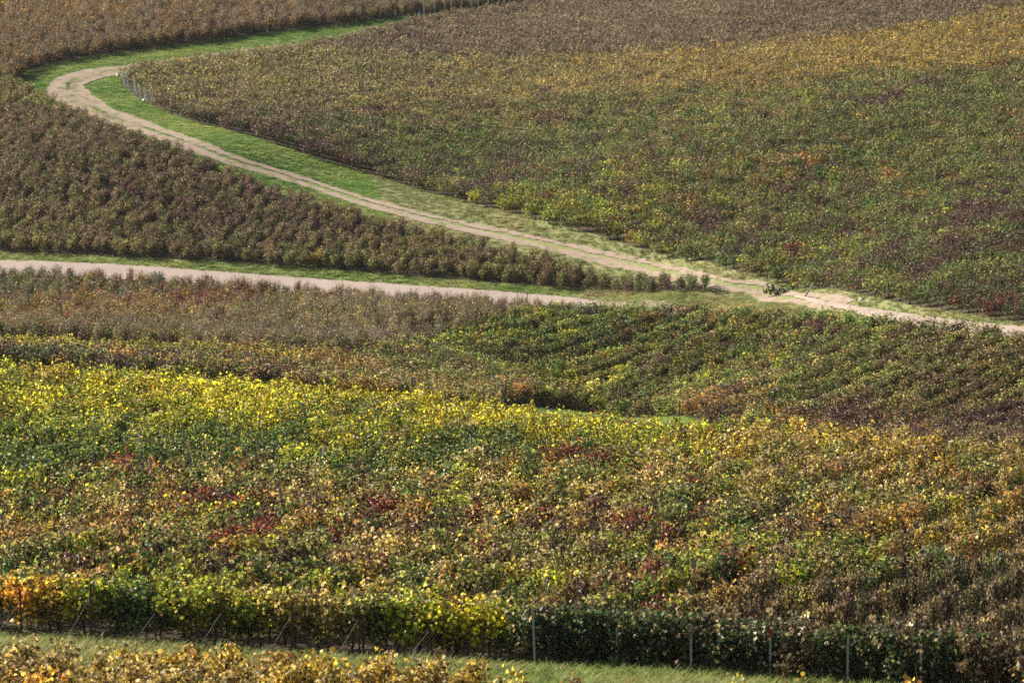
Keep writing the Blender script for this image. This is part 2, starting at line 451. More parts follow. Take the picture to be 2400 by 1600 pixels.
def canopy(g, n, L=1.0, z0=.42, z1=1.22, wid=.26, size=.075, loose=.5, shoots=5):
    """leaf positions of one vine on its wires: a lumpy upright sheet with shoots over the top"""
    K = 13
    bc = np.stack([g.uniform(-L/2, L/2, K), g.normal(0, .06, K), g.uniform(z0+.1, z1-.12, K)], -1)
    br = np.stack([g.uniform(.16,.3,K), g.uniform(.7,1.15,K)*wid, g.uniform(.16,.32,K)], -1)
    nb = int(n*.72); k = g.integers(0, K, nb)
    d = g.normal(size=(nb,3)); d /= np.linalg.norm(d, axis=1)[:,None]
    rad = g.uniform(.45, 1.0, nb)**.5
    c = bc[k]+d*br[k]*rad[:,None]
    nr = d*np.array([.4,1.0,.5])+np.array([0,0,.45])+g.normal(0, .55, (nb,3))
    cs, ns = [c], [nr]
    # shoots
    m = n-nb; per = max(1, m//max(1, shoots)); canes = []
    for s in range(shoots):
        x0 = g.uniform(-L/2, L/2); top = z1+g.uniform(-.12, .22)
        lean = g.normal(0, .12, 2)
        t = g.uniform(.25, 1, per)
        p = np.stack([x0+lean[0]*t, lean[1]*1.3*t, z0+(top-z0)*t], -1)
        canes.append(((x0, 0, z0-.02), (x0+lean[0], lean[1]*1.3, top)))
        q = g.normal(0, 1, (per,3)); q[:,2] *= .4; q /= np.linalg.norm(q, axis=1)[:,None]
        cs.append(p+q*g.uniform(.03, .10, per)[:,None]); ns.append(q*np.array([.6,1,.6])+np.array([0,0,.5])+g.normal(0,.45,(per,3)))
    c = np.concatenate(cs); nr = np.concatenate(ns)
    c[:,2] = np.clip(c[:,2], z0-.12, None)
    return c, nr, size*g.uniform(.6, 1.25, len(c)), canes
def trunk_mesh(g, z0=.5):
    P = [(0,0,-.08)]
    for i in range(1, 6):
        P.append((g.normal(0,.025), g.normal(0,.025), z0*i/5))
    V, Fc = tube(P, .034, .02, 6)
    arm = [(P[-1][0], P[-1][1], P[-1][2]-.03), (.14, g.normal(0,.02), z0+.04), (.32, g.normal(0,.02), z0+.05), (.46, 0, z0+.04)]
    V2, F2 = tube(arm, .018, .008, 5)
    return np.concatenate([V, V2]), np.concatenate([Fc, F2+len(V)])
def cane_mesh(canes, g, extra=6, bare=.0, z0=.5, z1=1.25, L=1.0, r=.0045):
    Vs, Fs, o = [], [], 0
    cl = list(canes)
    for _ in range(extra):
        x = g.uniform(-L/2, L/2)
        cl.append(((x, 0, z0-.05), (x+g.normal(0,.1), g.normal(0,.12), z1+g.uniform(-.1, .22+bare))))
    for a, b in cl:
        a = np.array(a); b = np.array(b); mid = (a+b)/2+g.normal(0,.03,3)
        V, Fc = tube([a, mid, b], r, r*.45, 3); Vs.append(V); Fs.append(Fc+o); o += len(V)
    return np.concatenate(Vs), np.concatenate(Fs)

def one_mesh(name, g, n, lod, extra=4, bare=0., r=.005, **kw):
    c, nr, sz, canes = canopy(g, n, **kw)
    V, Fc, at = leaves(c, nr, sz, lod, g)
    z0 = kw.get('z0', .42); z1 = kw.get('z1', 1.22)
    Vt, Ft = trunk_mesh(g, z0+.06)
    Vc, Fc2 = cane_mesh(canes, g, extra, bare, z0+.06, z1, r=r)
    VV = np.concatenate([V, Vt, Vc]); FF = np.concatenate([Fc, Ft+len(V), Fc2+len(V)+len(Vt)])
    fm = np.r_[np.zeros(len(Fc)), np.ones(len(Ft)), np.full(len(Fc2), 2)]
    A = np.concatenate([at, np.zeros((len(Vt)+len(Vc), 3))])
    return mesh_np(name, VV, FF, [M_LEAF, M_BARK, M_CANE], fm, {'leaf': A})
def shape_set(key, count, n, lod, **kw):
    c = bpy.data.collections.new(key)
    for i in range(count):
        g = np.random.default_rng(abs(hash((key, i))) % 99991 if False else sum(map(ord, key))*131+i*17)
        o = bpy.data.objects.new('%s_%02d' % (key, i), one_mesh('%s_%02d' % (key, i), g, int(n*g.uniform(.85,1.15)), lod, **kw))
        c.objects.link(o)
    return c
S_MID = shape_set('vine_mid', 18, 480, 'mid', size=.050, wid=.31, L=1.3, z0=.36, z1=1.16, shoots=12)
S_FAR = shape_set('vine_far', 18, 330, 'far', size=.056, wid=.30, L=1.3, z0=.26, z1=1.14, r=.007, shoots=12)
S_BARE = shape_set('vine_bare', 18, 240, 'far', size=.055, wid=.28, L=1.2, z0=.32, z1=1.16, extra=12, bare=.12, r=.008, shoots=13)

def gn_tree(key, coll):
    t = bpy.data.node_groups.new(key, 'GeometryNodeTree')
    t.interface.new_socket('Geometry', in_out='INPUT', socket_type='NodeSocketGeometry')
    t.interface.new_socket('Geometry', in_out='OUTPUT', socket_type='NodeSocketGeometry')
    N = t.nodes; gi = N.new('NodeGroupInput'); go = N.new('NodeGroupOutput')
    ip = N.new('GeometryNodeInstanceOnPoints'); ci = N.new('GeometryNodeCollectionInfo')
    ci.inputs['Collection'].default_value = coll
    ci.inputs['Separate Children'].default_value = True; ci.inputs['Reset Children'].default_value = True
    def na(name, ty):
        a = N.new('GeometryNodeInputNamedAttribute'); a.data_type = ty; a.inputs['Name'].default_value = name; return a.outputs[0]
    e = N.new('FunctionNodeEulerToRotation')
    t.links.new(gi.outputs[0], ip.inputs['Points']); t.links.new(ci.outputs[0], ip.inputs['Instance'])
    ip.inputs['Pick Instance'].default_value = True
    t.links.new(na('idx', 'INT'), ip.inputs['Instance Index'])
    t.links.new(na('rot', 'FLOAT_VECTOR'), e.inputs[0]); t.links.new(e.outputs[0], ip.inputs['Rotation'])
    t.links.new(na('scl', 'FLOAT_VECTOR'), ip.inputs['Scale'])
    t.links.new(ip.outputs[0], go.inputs[0])
    return t
def scatter(name, coll, P, rot, scl, cols, parent=None, **props):
    n = len(P); me = bpy.data.meshes.new(name)
    me.vertices.add(n); me.vertices.foreach_set('co', np.asarray(P, np.float32).ravel())
    a = me.attributes.new('idx', 'INT', 'POINT'); a.data.foreach_set('value', rng.integers(0, len(coll.objects), n).astype(np.int32))
    for k, v in {'rot': rot, 'scl': scl, **cols}.items():
        a = me.attributes.new(k, 'FLOAT_VECTOR', 'POINT'); a.data.foreach_set('vector', np.asarray(v, np.float32).ravel())
    me.update()
    o = link(name, me, parent, **props)
    md = o.modifiers.new('scatter', 'NODES'); md.node_group = gn_tree(name, coll)
    return o

# ------------------------------------------------------------------ leaf colours
PAL = {
 'yellow':  ((.50,.44,.022),(.32,.34,.025),(.54,.39,.042)),
 'yelgreen':((.30,.31,.025),(.17,.23,.03),(.46,.38,.04)),
 'green':   ((.09,.15,.03),(.055,.10,.02),(.22,.24,.05)),
 'darkgreen':((.06,.10,.03),(.04,.07,.02),(.14,.15,.04)),
 'olive':   ((.18,.185,.045),(.10,.13,.03),(.30,.25,.08)),
 'brown':   ((.18,.125,.065),(.10,.09,.04),(.26,.18,.09)),
 'tan':     ((.46,.34,.14),(.28,.23,.05),(.46,.36,.08)),
 'rust':    ((.30,.15,.04),(.18,.12,.03),(.40,.24,.05)),
  'orange':  ((.60,.36,.04),(.56,.25,.035),(.52,.42,.06)),
 'gold':    ((.40,.28,.035),(.27,.21,.035),(.48,.31,.05)),
 'red':     ((.17,.03,.02),(.09,.025,.025),(.30,.07,.03)),
 'purple':  ((.085,.035,.04),(.055,.045,.03),(.14,.06,.04)),
 'ochre':  ((.30,.205,.06),(.20,.16,.05),(.34,.23,.08)),
 'greybrown':((.20,.15,.09),(.13,.115,.06),(.28,.21,.13)),
}
PN = list(PAL); PA = np.array([PAL[k] for k in PN])
WORD = {'yellow':'bright yellow','yelgreen':'yellow-green','green':'green','darkgreen':'dark green','olive':'olive','brown':'brown','tan':'dry tan','rust':'rust-brown','orange':'orange','gold':'golden','red':'dark red','purple':'purple-leaved','ochre':'ochre','greybrown':'grey-brown'}
def lattice_noise(x, y, sc, seed):
    g = np.random.default_rng(seed); T = g.random((64, 64))
    u = x/sc+1000; v = y/sc+1000; i = np.floor(u).astype(int); j = np.floor(v).astype(int); fu = u-i; fv = v-j
    fu = fu*fu*(3-2*fu); fv = fv*fv*(3-2*fv)
    A = lambda a, b: T[a % 64, b % 64]
    return A(i,j)*(1-fu)*(1-fv)+A(i+1,j)*fu*(1-fv)+A(i,j+1)*(1-fu)*fv+A(i+1,j+1)*fu*fv
def choose(xy, anchors, dmin=45, patch=None, power=3.0, seed=1, own=.62, far=(1.5,.55,1.5), rows=None):
    """anchors: (px, py, {palette: weight}); every vine draws its palette from the anchors around it"""
    A = gpt([(a[0], a[1]) for a in anchors], dmin, 1.0)
    Wt = np.array([[a[2].get(k, 0) for k in PN] for a in anchors], float); Wt /= Wt.sum(1)[:,None]
    n = len(xy)
    jit = np.stack([lattice_noise(xy[:,0], xy[:,1], 5, seed), lattice_noise(xy[:,0], xy[:,1], 5, seed+1)], -1)-.5
    q = xy+jit*6
    d = np.sqrt(((q[:,None]-A[None])**2).sum(-1))+.4
    w = d**-power; w /= w.sum(1)[:,None]
    pr = w@Wt
    if patch:
        for k, (sc, th, amt) in patch.items():
            v = lattice_noise(xy[:,0], xy[:,1], sc, seed+ord(k[0])+len(k))
            pr[:, PN.index(k)] += amt*(v > th)
    # neighbouring vines of a row resemble each other
    v = lattice_noise(xy[:,0], xy[:,1], 1.7, seed+9)*.65+np.random.default_rng(seed).random(n)*.5
    v = (np.argsort(np.argsort(v))+.5)/n
    order = rng.permutation(len(PN)); cdf = np.cumsum(pr[:,order], 1); cdf /= cdf[:,-1:]
    k = order[np.minimum((v[:,None] > cdf).sum(1), len(PN)-1)]
    g = np.random.default_rng(seed+3)
    val = (far[0]*g.uniform(far[1], far[2], (n,1,1)) if dmin > 120 else 1.24*g.uniform(.7, 1.32, (n,1,1)))
    if rows:      # row by row brightness differences that make the row lines show
        b_ = np.round((xy@np.array([math.cos(R(rows[0])), -math.sin(R(rows[0]))]))/rows[1]).astype(int)
        val = val*np.random.default_rng(seed+5).uniform(1-rows[2], 1+rows[2], 4000)[(b_+2000) % 4000][:,None,None]*(1+g.normal(0,.06,(n,1,3)))
    def draw():
        return order[np.minimum((g.random(n)[:,None] > cdf).sum(1), len(PN)-1)]
    k2, k3 = draw(), draw(); k2 = np.where(g.random(n) < own, k, k2); k3 = np.where(g.random(n) < own-.3, k, k3)
    cols = np.stack([PA[k,0], PA[k2,1], PA[k3,2]], 1)
    return k, np.clip(cols*val, .004, .8)

def inside(xy, poly):
    x, y = xy[:,0], xy[:,1]; c = np.zeros(len(xy), bool); j = len(poly)-1
    for i in range(len(poly)):
        xi, yi = poly[i]; xj, yj = poly[j]
        c ^= ((yi > y) != (yj > y)) & (x < (xj-xi)*(y-yi)/((yj-yi) if yj != yi else 1e-9)+xi); j = i
    return c
def rows_in(poly, ang, spacing, step, seed, wob=.10):
    g = np.random.default_rng(seed); poly = np.asarray(poly)
    u = np.array([math.sin(R(ang)), math.cos(R(ang))]); v = np.array([u[1], -u[0]])
    a = poly@u; b = poly@v
    ii = np.arange(math.floor(b.min()/spacing), b.max()/spacing+1)
    out = []
    for i in ii:
        t = np.arange(a.min()+g.uniform(0, step), a.max(), step)
        t = t+g.normal(0, .22, len(t))
        o = i*spacing+g.normal(0, wob, len(t))
        out.append(t[:,None]*u+o[:,None]*v)
    P = np.concatenate(out)
    return P[inside(P, poly)]
def in_view(P, mx=260, top=-70, bot=1760):
    px, py, d = project(np.c_[P, hz(P[:,0], P[:,1])+.6])
    return (px > -mx) & (px < PW+mx) & (py > top) & (py < bot)
def place(name, coll, P, ang, cols, hs=(.85,1.15), sc=1.0, thin=None, **props):
    n = len(P); g = np.random.default_rng(n)
    z = hz(P[:,0], P[:,1])
    rot = np.zeros((n,3)); rot[:,2] = R(90-ang)+np.where(g.random(n) < .5, math.pi, 0)+g.normal(0,.08,n)
    rot[:,0] = g.normal(0,.05,n); rot[:,1] = g.normal(0,.04,n)
    s = np.stack([g.uniform(.95,1.15,n), g.uniform(.85,1.25,n), g.uniform(*hs,n)], -1)*sc
    if thin is not None: s[:,1] *= np.where(thin, .48, 1.0)
    return scatter(name, coll, np.c_[P, z], rot, s, {'ca':cols[:,0],'cb':cols[:,1],'cc':cols[:,2]}, kind='stuff', **props)

# ---- far parcels
A = list(map(tuple, WA)); B = list(map(tuple, WB))
# upper slope beyond the grassy track
far_top = [(75,250),(95,330),(80,400),(-8,395)]
poly = [tuple(p) for p in gpt([(x, y+(7 if x > 1100 else 3)) if y > 200 else (x, y) for x, y in COR_B],150)[::-1]]
poly = poly[:]+[(-2,352),(-2,385),(95,385),(95,200)]
q_ = gpt([(1000,228),(2352,135)], 150, 1.0); ANG6 = math.degrees(math.atan2(q_[1,0]-q_[0,0], q_[1,1]-q_[0,1]))
print('row angle', ANG6)
P = rows_in(poly, ANG6, 1.1, .66, 11); P = P[in_view(P)]
WSTK = gpt([(289,176),(284,198),(288,200),(294,209),(309,213),(313,218),(321,223),(332,233),(337,236),(347,241)], 150)
P = P[(np.hypot(P[:,None,0]-WSTK[None,:,0], P[:,None,1]-WSTK[None,:,1]) > .75).all(1)]
k, c = choose(P, [
 (400,200,{'brown':3,'olive':2,'greybrown':1}),(560,290,{'brown':2,'purple':2,'darkgreen':1,'olive':1}),(800,360,{'darkgreen':2,'purple':2,'brown':1}),
 (800,200,{'olive':2,'brown':3}),(1000,120,{'brown':3,'greybrown':2}),(1300,60,{'greybrown':4,'brown':2}),(1700,40,{'greybrown':3,'purple':1,'brown':1}),(2100,20,{'greybrown':2,'brown':2}),
 (1100,230,{'olive':3,'brown':2,'ochre':1}),(1500,190,{'olive':2,'ochre':1}),(1900,150,{'ochre':2,'olive':2}),(2300,90,{'ochre':2,'olive':2}),
 (1000,330,{'green':2,'darkgreen':2,'olive':2}),(1400,300,{'green':2,'olive':2,'darkgreen':1,'purple':.5}),(1900,280,{'green':2,'olive':2,'darkgreen':1}),(2300,220,{'olive':2,'green':2,'purple':.6}),
 (1100,420,{'olive':2,'green':2,'purple':.6}),(1200,480,{'yelgreen':3,'green':2}),(1400,520,{'yelgreen':2,'ochre':1,'green':1,'purple':.5}),(1600,420,{'olive':3,'rust':1,'green':1,'purple':.6}),(2100,400,{'olive':3,'green':2,'rust':.5}),
 (1800,520,{'green':2,'olive':2,'purple':1}),(2300,520,{'olive':2,'purple':1.5,'green':1}),(1750,610,{'green':2,'purple':1,'yelgreen':1}),(2050,620,{'purple':2,'green':2,'olive':1}),(2250,690,{'purple':2,'darkgreen':2,'red':.5})],
 150, {'red':(2.6,.88,.5),'purple':(3.4,.80,.9)}, seed=21, own=.85, far=(1.42,.6,1.45), rows=(ANG6, 1.1, .22))
# the bands of different grape kinds that run along these rows
tx_, ty_, _d = project(np.c_[P, hz(P[:,0], P[:,1])+1.0])
g6 = np.random.default_rng(66)
jit6 = g6.normal(0, 5, len(P))
low = np.interp(tx_, [300,700,1000,1300,1600,1900,2352], [238,238,228,215,193,163,135])+jit6
upb = np.interp(tx_, [700,900,1200,1700,2000,2352], [100,120,128,103,72,14])+jit6
def pick(mask, names, w):
    w = np.array(w, float); ii = g6.choice([PN.index(q) for q in names], (len(P),3), p=w/w.sum())
    new = np.stack([PA[ii[:,0],0], PA[ii[:,1],1], PA[ii[:,2],2]], 1)*1.65*g6.uniform(.65,1.35,(len(P),1,1))
    c[mask] = np.clip(new[mask], .004, .8)
band_ = (ty_ < low) & (ty_ >= upb)
right_ = g6.random(len(P)) < np.clip((tx_-900)/1000, 0, 1)
pick(band_ & ~right_, ['olive','brown','tan','greybrown'], [3,2,1,1]); pick(band_ & right_, ['ochre','gold','olive'], [4,1.3,.8])
pick(ty_ < upb, ['greybrown','brown','purple'], [4,1.5,1.6])
place('vine_rows', S_FAR, P, ANG6, c, label='mixed green, purple and golden vine rows on the slope above the grassy track', category='vineyard')
print('upper', len(P))
# top corner parcel beyond the bend
poly = [tuple(p) for p in gpt(COR_A[:11],150)]+[(-52,255),(-75,285),(-75,400),(20,400),(20,350)]
P = rows_in(poly, 8, 1.0, .52, 12, .36); P = P[in_view(P)]
k, c = choose(P, [(40,30,{'rust':3,'orange':.4,'brown':2}),(60,120,{'brown':3,'rust':2}),(300,60,{'brown':3,'rust':2,'purple':.6}),(600,30,{'brown':3,'rust':2,'purple':1}),(600,80,{'rust':1,'purple':1,'brown':2}),(950,15,{'brown':2,'olive':1})], 150, {'gold':(2,.85,.3)}, seed=31, far=(1.25,.7,1.3))
place('vine_rows', S_BARE, P, 8, c, sc=1.05, label='rust-brown thinning vine rows behind the dark green bend of the grass strip', category='vineyard')
print('topleft', len(P))
# wedge between chalk road and grassy track
poly = [tuple(p) for p in gpt([(-160,572),(0,578),(300,590),(700,615),(1000,639),(1200,654),(1400,668),(1600,680),(1665,684)],150)]
poly += [tuple(p) for p in gpt([(1500,660),(1240,604),(900,526),(700,468),(480,391),(300,321),(170,271),(95,231),(40,200),(0,182),(-160,160)],150)]
P = rows_in(poly, 14, .85, .48, 13, .34); P = P[in_view(P)]
k, c = choose(P, [(60,300,{'brown':3,'purple':1,'darkgreen':1}),(20,190,{'olive':2,'brown':1}),(300,400,{'brown':3,'purple':1.5,'darkgreen':1}),(100,480,{'brown':2,'olive':2,'purple':1}),(500,480,{'brown':2,'purple':2,'darkgreen':1}),(800,540,{'brown':2,'olive':1.5,'purple':1}),(100,560,{'brown':2,'olive':2}),(700,600,{'olive':2,'darkgreen':2,'brown':1}),(1200,600,{'olive':2,'brown':2,'darkgreen':1}),(1500,655,{'darkgreen':3,'purple':1}),(1000,600,{'olive':2,'brown':2})], 150, {'gold':(2.2,.93,.3)}, seed=41, far=(1.34,.68,1.35))
place('vine_rows', S_FAR, P, 14, c, hs=(.8,1.12), sc=.86, label='dark brown and purple vine rows in the wedge between chalk road and grassy track', category='vineyard')
print('wedge', len(P))
# brown parcel below the road
poly = [tuple(p) for p in gpt([(-160,640),(0,646),(300,660),(700,691),(1000,713),(1200,729),(1270,736)],150)]
poly += [tuple(p) for p in gpt([(1010,800),(820,828),(600,815),(400,804),(0,782),(-160,778)],150)]
P = rows_in(poly, 10, 1.0, .52, 14, .36); P = P[in_view(P)]
k, c = choose(P, [(60,650,{'darkgreen':2,'olive':2,'brown':1}),(400,650,{'olive':2,'darkgreen':1,'red':1}),(200,690,{'rust':2,'gold':2,'red':1}),(60,720,{'rust':2,'olive':2}),(450,680,{'red':1.5,'rust':1,'gold':1}),(700,700,{'brown':2,'tan':1,'olive':3}),(300,750,{'brown':3,'olive':2}),(700,770,{'brown':2,'greybrown':2,'olive':2}),(1000,730,{'greybrown':1,'brown':2,'tan':1,'olive':2})], 150, seed=51, far=(1.25,.7,1.3))
place('vine_rows', S_BARE, P, 10, c, label='brown half-bare vine rows just below the pale chalk road', category='vineyard')
print('brown', len(P))
# green parcel under the junction
poly = [tuple(p) for p in gpt([(1270,732),(1400,733),(1600,740),(1800,749),(1900,753),(2050,770),(2200,789),(2352,811),(2600,849)],150)]
poly += [tuple(p) for p in gpt([(2600,1085),(2352,1062),(1900,1026),(1640,998),(1600,971),(1500,962),(1300,947),(1180,936)],138)]+[tuple(p) for p in gpt([(1000,908),(860,872),(850,832),(1020,803)],150)]
P = rows_in(poly, 46, 1.5, .55, 15, .06); P = P[in_view(P)]
k, c = choose(P, [(1300,740,{'green':3,'yelgreen':1}),(1600,720,{'green':2,'olive':1,'rust':.5}),(1200,800,{'green':2,'olive':2}),(1000,840,{'olive':2,'brown':2,'green':1}),(1500,800,{'olive':3,'green':1,'brown':1}),(1300,860,{'yelgreen':3,'olive':1}),(1250,910,{'brown':2,'olive':2}),(1500,930,{'rust':2,'olive':2,'brown':1}),(1900,780,{'olive':2,'green':1,'purple':.7}),(2250,800,{'olive':2,'brown':2,'purple':.4}),(1800,900,{'olive':3,'tan':.7,'green':1}),(2200,900,{'olive':3,'brown':2}),(1950,960,{'purple':2,'rust':1,'olive':1}),(2320,970,{'purple':2,'brown':2})], 150, {'purple':(2.4,.86,.8)}, seed=61, own=.8, far=(1.35,.65,1.4), rows=(46, 1.5, .42))
place('vine_rows', S_MID, P, 46, c, label='green and olive vine rows between the track junction and the hidden lane', category='vineyard')
print('green', len(P))
# second rise behind the near crest
fe = gpt([(-160,822),(0,828),(300,838),(700,842),(860,858)],145)
ne = at_scale(np.array([1120.,860,600,300,0,-160]), np.array([960.,930,905,890,880,875]), np.array([50.,51,52.5,54,55,55]))[:, :2]
poly = [tuple(p) for p in fe]+[tuple(p) for p in gpt([(1000,905),(1150,932)],150)]+[tuple(p) for p in ne]
P = rows_in(poly, 40, 1.1, .7, 16); P = P[in_view(P)]
k, c = choose(P, [(20,785,{'yelgreen':2,'gold':2}),(40,815,{'darkgreen':2,'purple':2}),(200,790,{'gold':2,'yelgreen':2,'olive':1}),(300,815,{'purple':1.5,'rust':1,'olive':1}),(500,810,{'gold':2,'olive':2}),(600,840,{'olive':2,'purple':1,'rust':1}),(800,850,{'rust':2,'olive':2,'purple':.6}),(950,880,{'olive':2,'tan':1})], 130, seed=71, far=(1.08,.7,1.3))
place('vine_rows', S_MID, P, 40, c, label='yellow and brown vine rows on the second rise behind the bright yellow crest', category='vineyard')
print('second', len(P))

# ------------------------------------------------------------------ near parcel: rows that start at the end stakes
POST_PX = [52,210,360,512,673,827,985,1110,1230,1408,1580,1762,1940,2110,2280]
FRONT = [(-6000,960),(-3000,1205),(-1500,1325),(0,1462),(210,1480),(360,1491),(512,1501),(673,1511),(827,1517),(985,1527),(1230,1540),(1580,1561),(1940,1588),(2280,1616),(2800,1655),(3400,1695)]
fx = np.array([f[0] for f in FRONT], float); fy = np.array([f[1] for f in FRONT], float)
def front_pt(px):
    return gpt([(px, np.interp(px, fx, fy))])[0]
ANG1 = 25.0
u1 = np.array([math.sin(R(ANG1)), math.cos(R(ANG1))])
f0, f1 = front_pt(0), front_pt(2352)
ed = (f1-f0)/np.linalg.norm(f1-f0)
starts = [front_pt(p) for p in POST_PX]
for s in range(1, 42): starts.append(starts[0]-ed*1.55*s)
for s in range(1, 10): starts.append(starts[14]+ed*1.7*s)
crest = at_scale(np.array([-700.,0,600,1150,1290,1750,2352,3000]), np.array([860.,900,940,985,1025,1045,1088,1130]), np.array([62.,61,59.5,60.0,60.5,61.8,67.0,71]))[:, :2]
NEAR = []      # x, y, order in row
for si, s in enumerate(starts):
    t = .45
    k = 0
    while t < 80:
        p = s+u1*(t+rng.normal(0,.05))+np.array([u1[1],-u1[0]])*rng.normal(0,.04)
        cy = np.interp(p[0], crest[:,0], crest[:,1])
        if p[1] > cy: break
        NEAR.append((p[0], p[1], k, si)); t += .9; k += 1
# the outermost plants stand along the path, between the end stakes
HEDGE = 900
hx = np.arange(-250, 2620, 1)
hp = np.array([front_pt(q) for q in hx[::10]]); acc = np.r_[0, np.cumsum(np.linalg.norm(np.diff(hp, axis=0), axis=1))]
nrm = np.array([-ed[1], ed[0]])
NEAR = [q for q in NEAR if q[2] > 0]
for line, off in ((0, .56), (1, .98)):
    for q in np.arange(.2+.4*line, acc[-1], .8):
        p = np.array([np.interp(q, acc, hp[:,0]), np.interp(q, acc, hp[:,1])])+nrm*(off+rng.normal(0,.05))
        NEAR.append((p[0], p[1], line, HEDGE))
NEAR = np.array(NEAR)
NEAR = NEAR[in_view(NEAR[:, :2], 400)]
# fill: the rows fan a little closer on the far left
NC = [(60,1360,{'gold':2,'olive':2}),(140,1375,{'gold':2,'yelgreen':2}),(150,1330,{'olive':2,'tan':1,'purple':.6}),(300,1360,{'yelgreen':2,'tan':1}),(10,1400,{'green':3}),(230,1420,{'yelgreen':3}),(400,1400,{'yelgreen':2,'green':2}),(560,1400,{'olive':2,'tan':1,'green':1}),(700,1420,{'olive':2,'yelgreen':1,'rust':1}),(830,1420,{'rust':2,'red':.5,'olive':1}),(950,1440,{'yelgreen':3,'yellow':2}),(1120,1460,{'yellow':4,'yelgreen':2}),
 (1300,1440,{'brown':2,'darkgreen':2,'tan':1}),(1500,1460,{'darkgreen':3,'brown':1}),(1700,1480,{'darkgreen':2,'olive':1}),(1900,1480,{'darkgreen':2,'brown':1}),(2100,1500,{'darkgreen':2,'purple':.7,'brown':1}),(2320,1520,{'darkgreen':2,'brown':1}),
 (1250,1370,{'red':.6,'rust':1.5,'tan':2,'yelgreen':1}),(1450,1330,{'yelgreen':2,'olive':2}),(1700,1340,{'red':.8,'orange':.3,'yelgreen':2,'olive':1}),(1950,1330,{'tan':2,'brown':2,'olive':1}),(2200,1350,{'tan':1,'brown':2,'darkgreen':1}),
 (100,1260,{'tan':2,'rust':1,'olive':2}),(250,1200,{'gold':2,'red':.4,'tan':2}),(420,1290,{'purple':2,'olive':2,'red':.5}),(600,1250,{'olive':2,'tan':1,'yelgreen':1}),(700,1225,{'red':1.5,'purple':1,'olive':2}),(900,1280,{'olive':2,'tan':2}),(1100,1280,{'olive':2,'tan':2,'yelgreen':1}),(1180,1175,{'red':1.2,'purple':1.2,'tan':2}),(1240,1250,{'red':.8,'olive':2,'tan':1}),(1500,1230,{'tan':1,'olive':3,'yelgreen':1}),(1800,1230,{'olive':3,'yelgreen':1,'tan':1}),(2100,1230,{'olive':3,'gold':1}),(2300,1200,{'tan':1,'gold':2,'rust':1}),
 (50,1100,{'green':2,'yelgreen':2}),(60,1180,{'tan':2,'olive':1}),(300,1100,{'green':2,'olive':1}),(600,1120,{'tan':2,'rust':.6,'olive':2}),(900,1080,{'tan':2,'olive':2,'yelgreen':1,'rust':.5}),(1200,1100,{'olive':2,'tan':2,'yelgreen':1}),(1450,1045,{'red':1,'rust':1,'olive':2,'tan':1}),(1550,1130,{'olive':2,'tan':1,'yelgreen':1}),(1900,1100,{'olive':2,'tan':2}),(2300,1100,{'olive':1,'tan':2,'rust':1}),
 (80,980,{'yelgreen':3,'green':1}),(80,1030,{'green':3}),(350,960,{'yelgreen':3,'yellow':1}),(400,1030,{'green':3,'olive':1}),(700,1020,{'green':3,'yelgreen':1}),(1000,1030,{'green':4}),(1150,1020,{'green':3,'yelgreen':1}),
 (30,845,{'yelgreen':3,'gold':1}),(250,858,{'yellow':3,'yelgreen':2}),(500,885,{'yellow':4,'yelgreen':2}),(750,905,{'yellow':6}),(950,920,{'yellow':7}),(1120,940,{'yellow':6}),(1300,985,{'yellow':2,'yelgreen':3}),(1450,985,{'yelgreen':3,'yellow':1}),(1600,1000,{'yelgreen':3,'tan':1}),(1800,1000,{'gold':2,'tan':2,'yelgreen':1}),(2050,1010,{'orange':.3,'tan':2,'gold':2}),(2300,1030,{'tan':3,'gold':1,'rust':1})]
for q in NC:
    if q[1] > 1060 and 'darkgreen' not in q[2]:
        q[2]['gold'] = q[2].get('gold', 0)+.2; q[2]['green'] = q[2].get('green', 0)+.5; q[2]['rust'] = q[2].get('rust', 0)+.45; q[2]['purple'] = q[2].get('purple', 0)+.2
NC += [(1850,1400,{'brown':3,'tan':1,'purple':1,'darkgreen':1}),(2000,1350,{'brown':3,'tan':1,'purple':1}),(2200,1290,{'brown':3,'tan':1.5,'purple':1}),(2330,1240,{'brown':3,'tan':1,'rust':1}),(2150,1420,{'brown':3,'darkgreen':2,'purple':1}),(2320,1380,{'brown':3,'darkgreen':2}),(2330,1460,{'brown':2,'darkgreen':2})]
nk, ncol = choose(NEAR[:, :2], NC, 45, {'red':(2.2,.95,.3),'purple':(2.6,.94,.3)}, power=3.0, seed=81)
tpx, tpy, _d = project(np.c_[NEAR[:, :2], hz(NEAR[:,0], NEAR[:,1])+1.0])
THIN = (tpx > 1650) & (tpy > 1650-.165*tpx) & (NEAR[:,3] != HEDGE)
gt = np.random.default_rng(12)
for i in np.nonzero(THIN)[0]:
    ii = gt.choice([PN.index(q) for q in ('brown','greybrown','darkgreen','purple','tan')], 3, p=[.34,.22,.22,.12,.10])
    nk[i] = ii[0]; ncol[i] = np.stack([PA[ii[0],0], PA[ii[1],1], PA[ii[2],2]])*1.1*gt.uniform(.8,1.15)
hpx = project(np.c_[NEAR[:, :2], hz(NEAR[:,0], NEAR[:,1])+.7])[0]
HC = [(-400,48,['green']),(170,200,['gold','yelgreen']),(48,175,['orange','gold','orange']),(200,560,['yelgreen','green','yelgreen']),(560,800,['olive','yelgreen','tan']),(800,880,['rust','olive']),(880,1215,['yellow','yelgreen','yellow']),(1215,1330,['brown','darkgreen']),(1330,2900,['darkgreen','brown','darkgreen','greybrown'])]
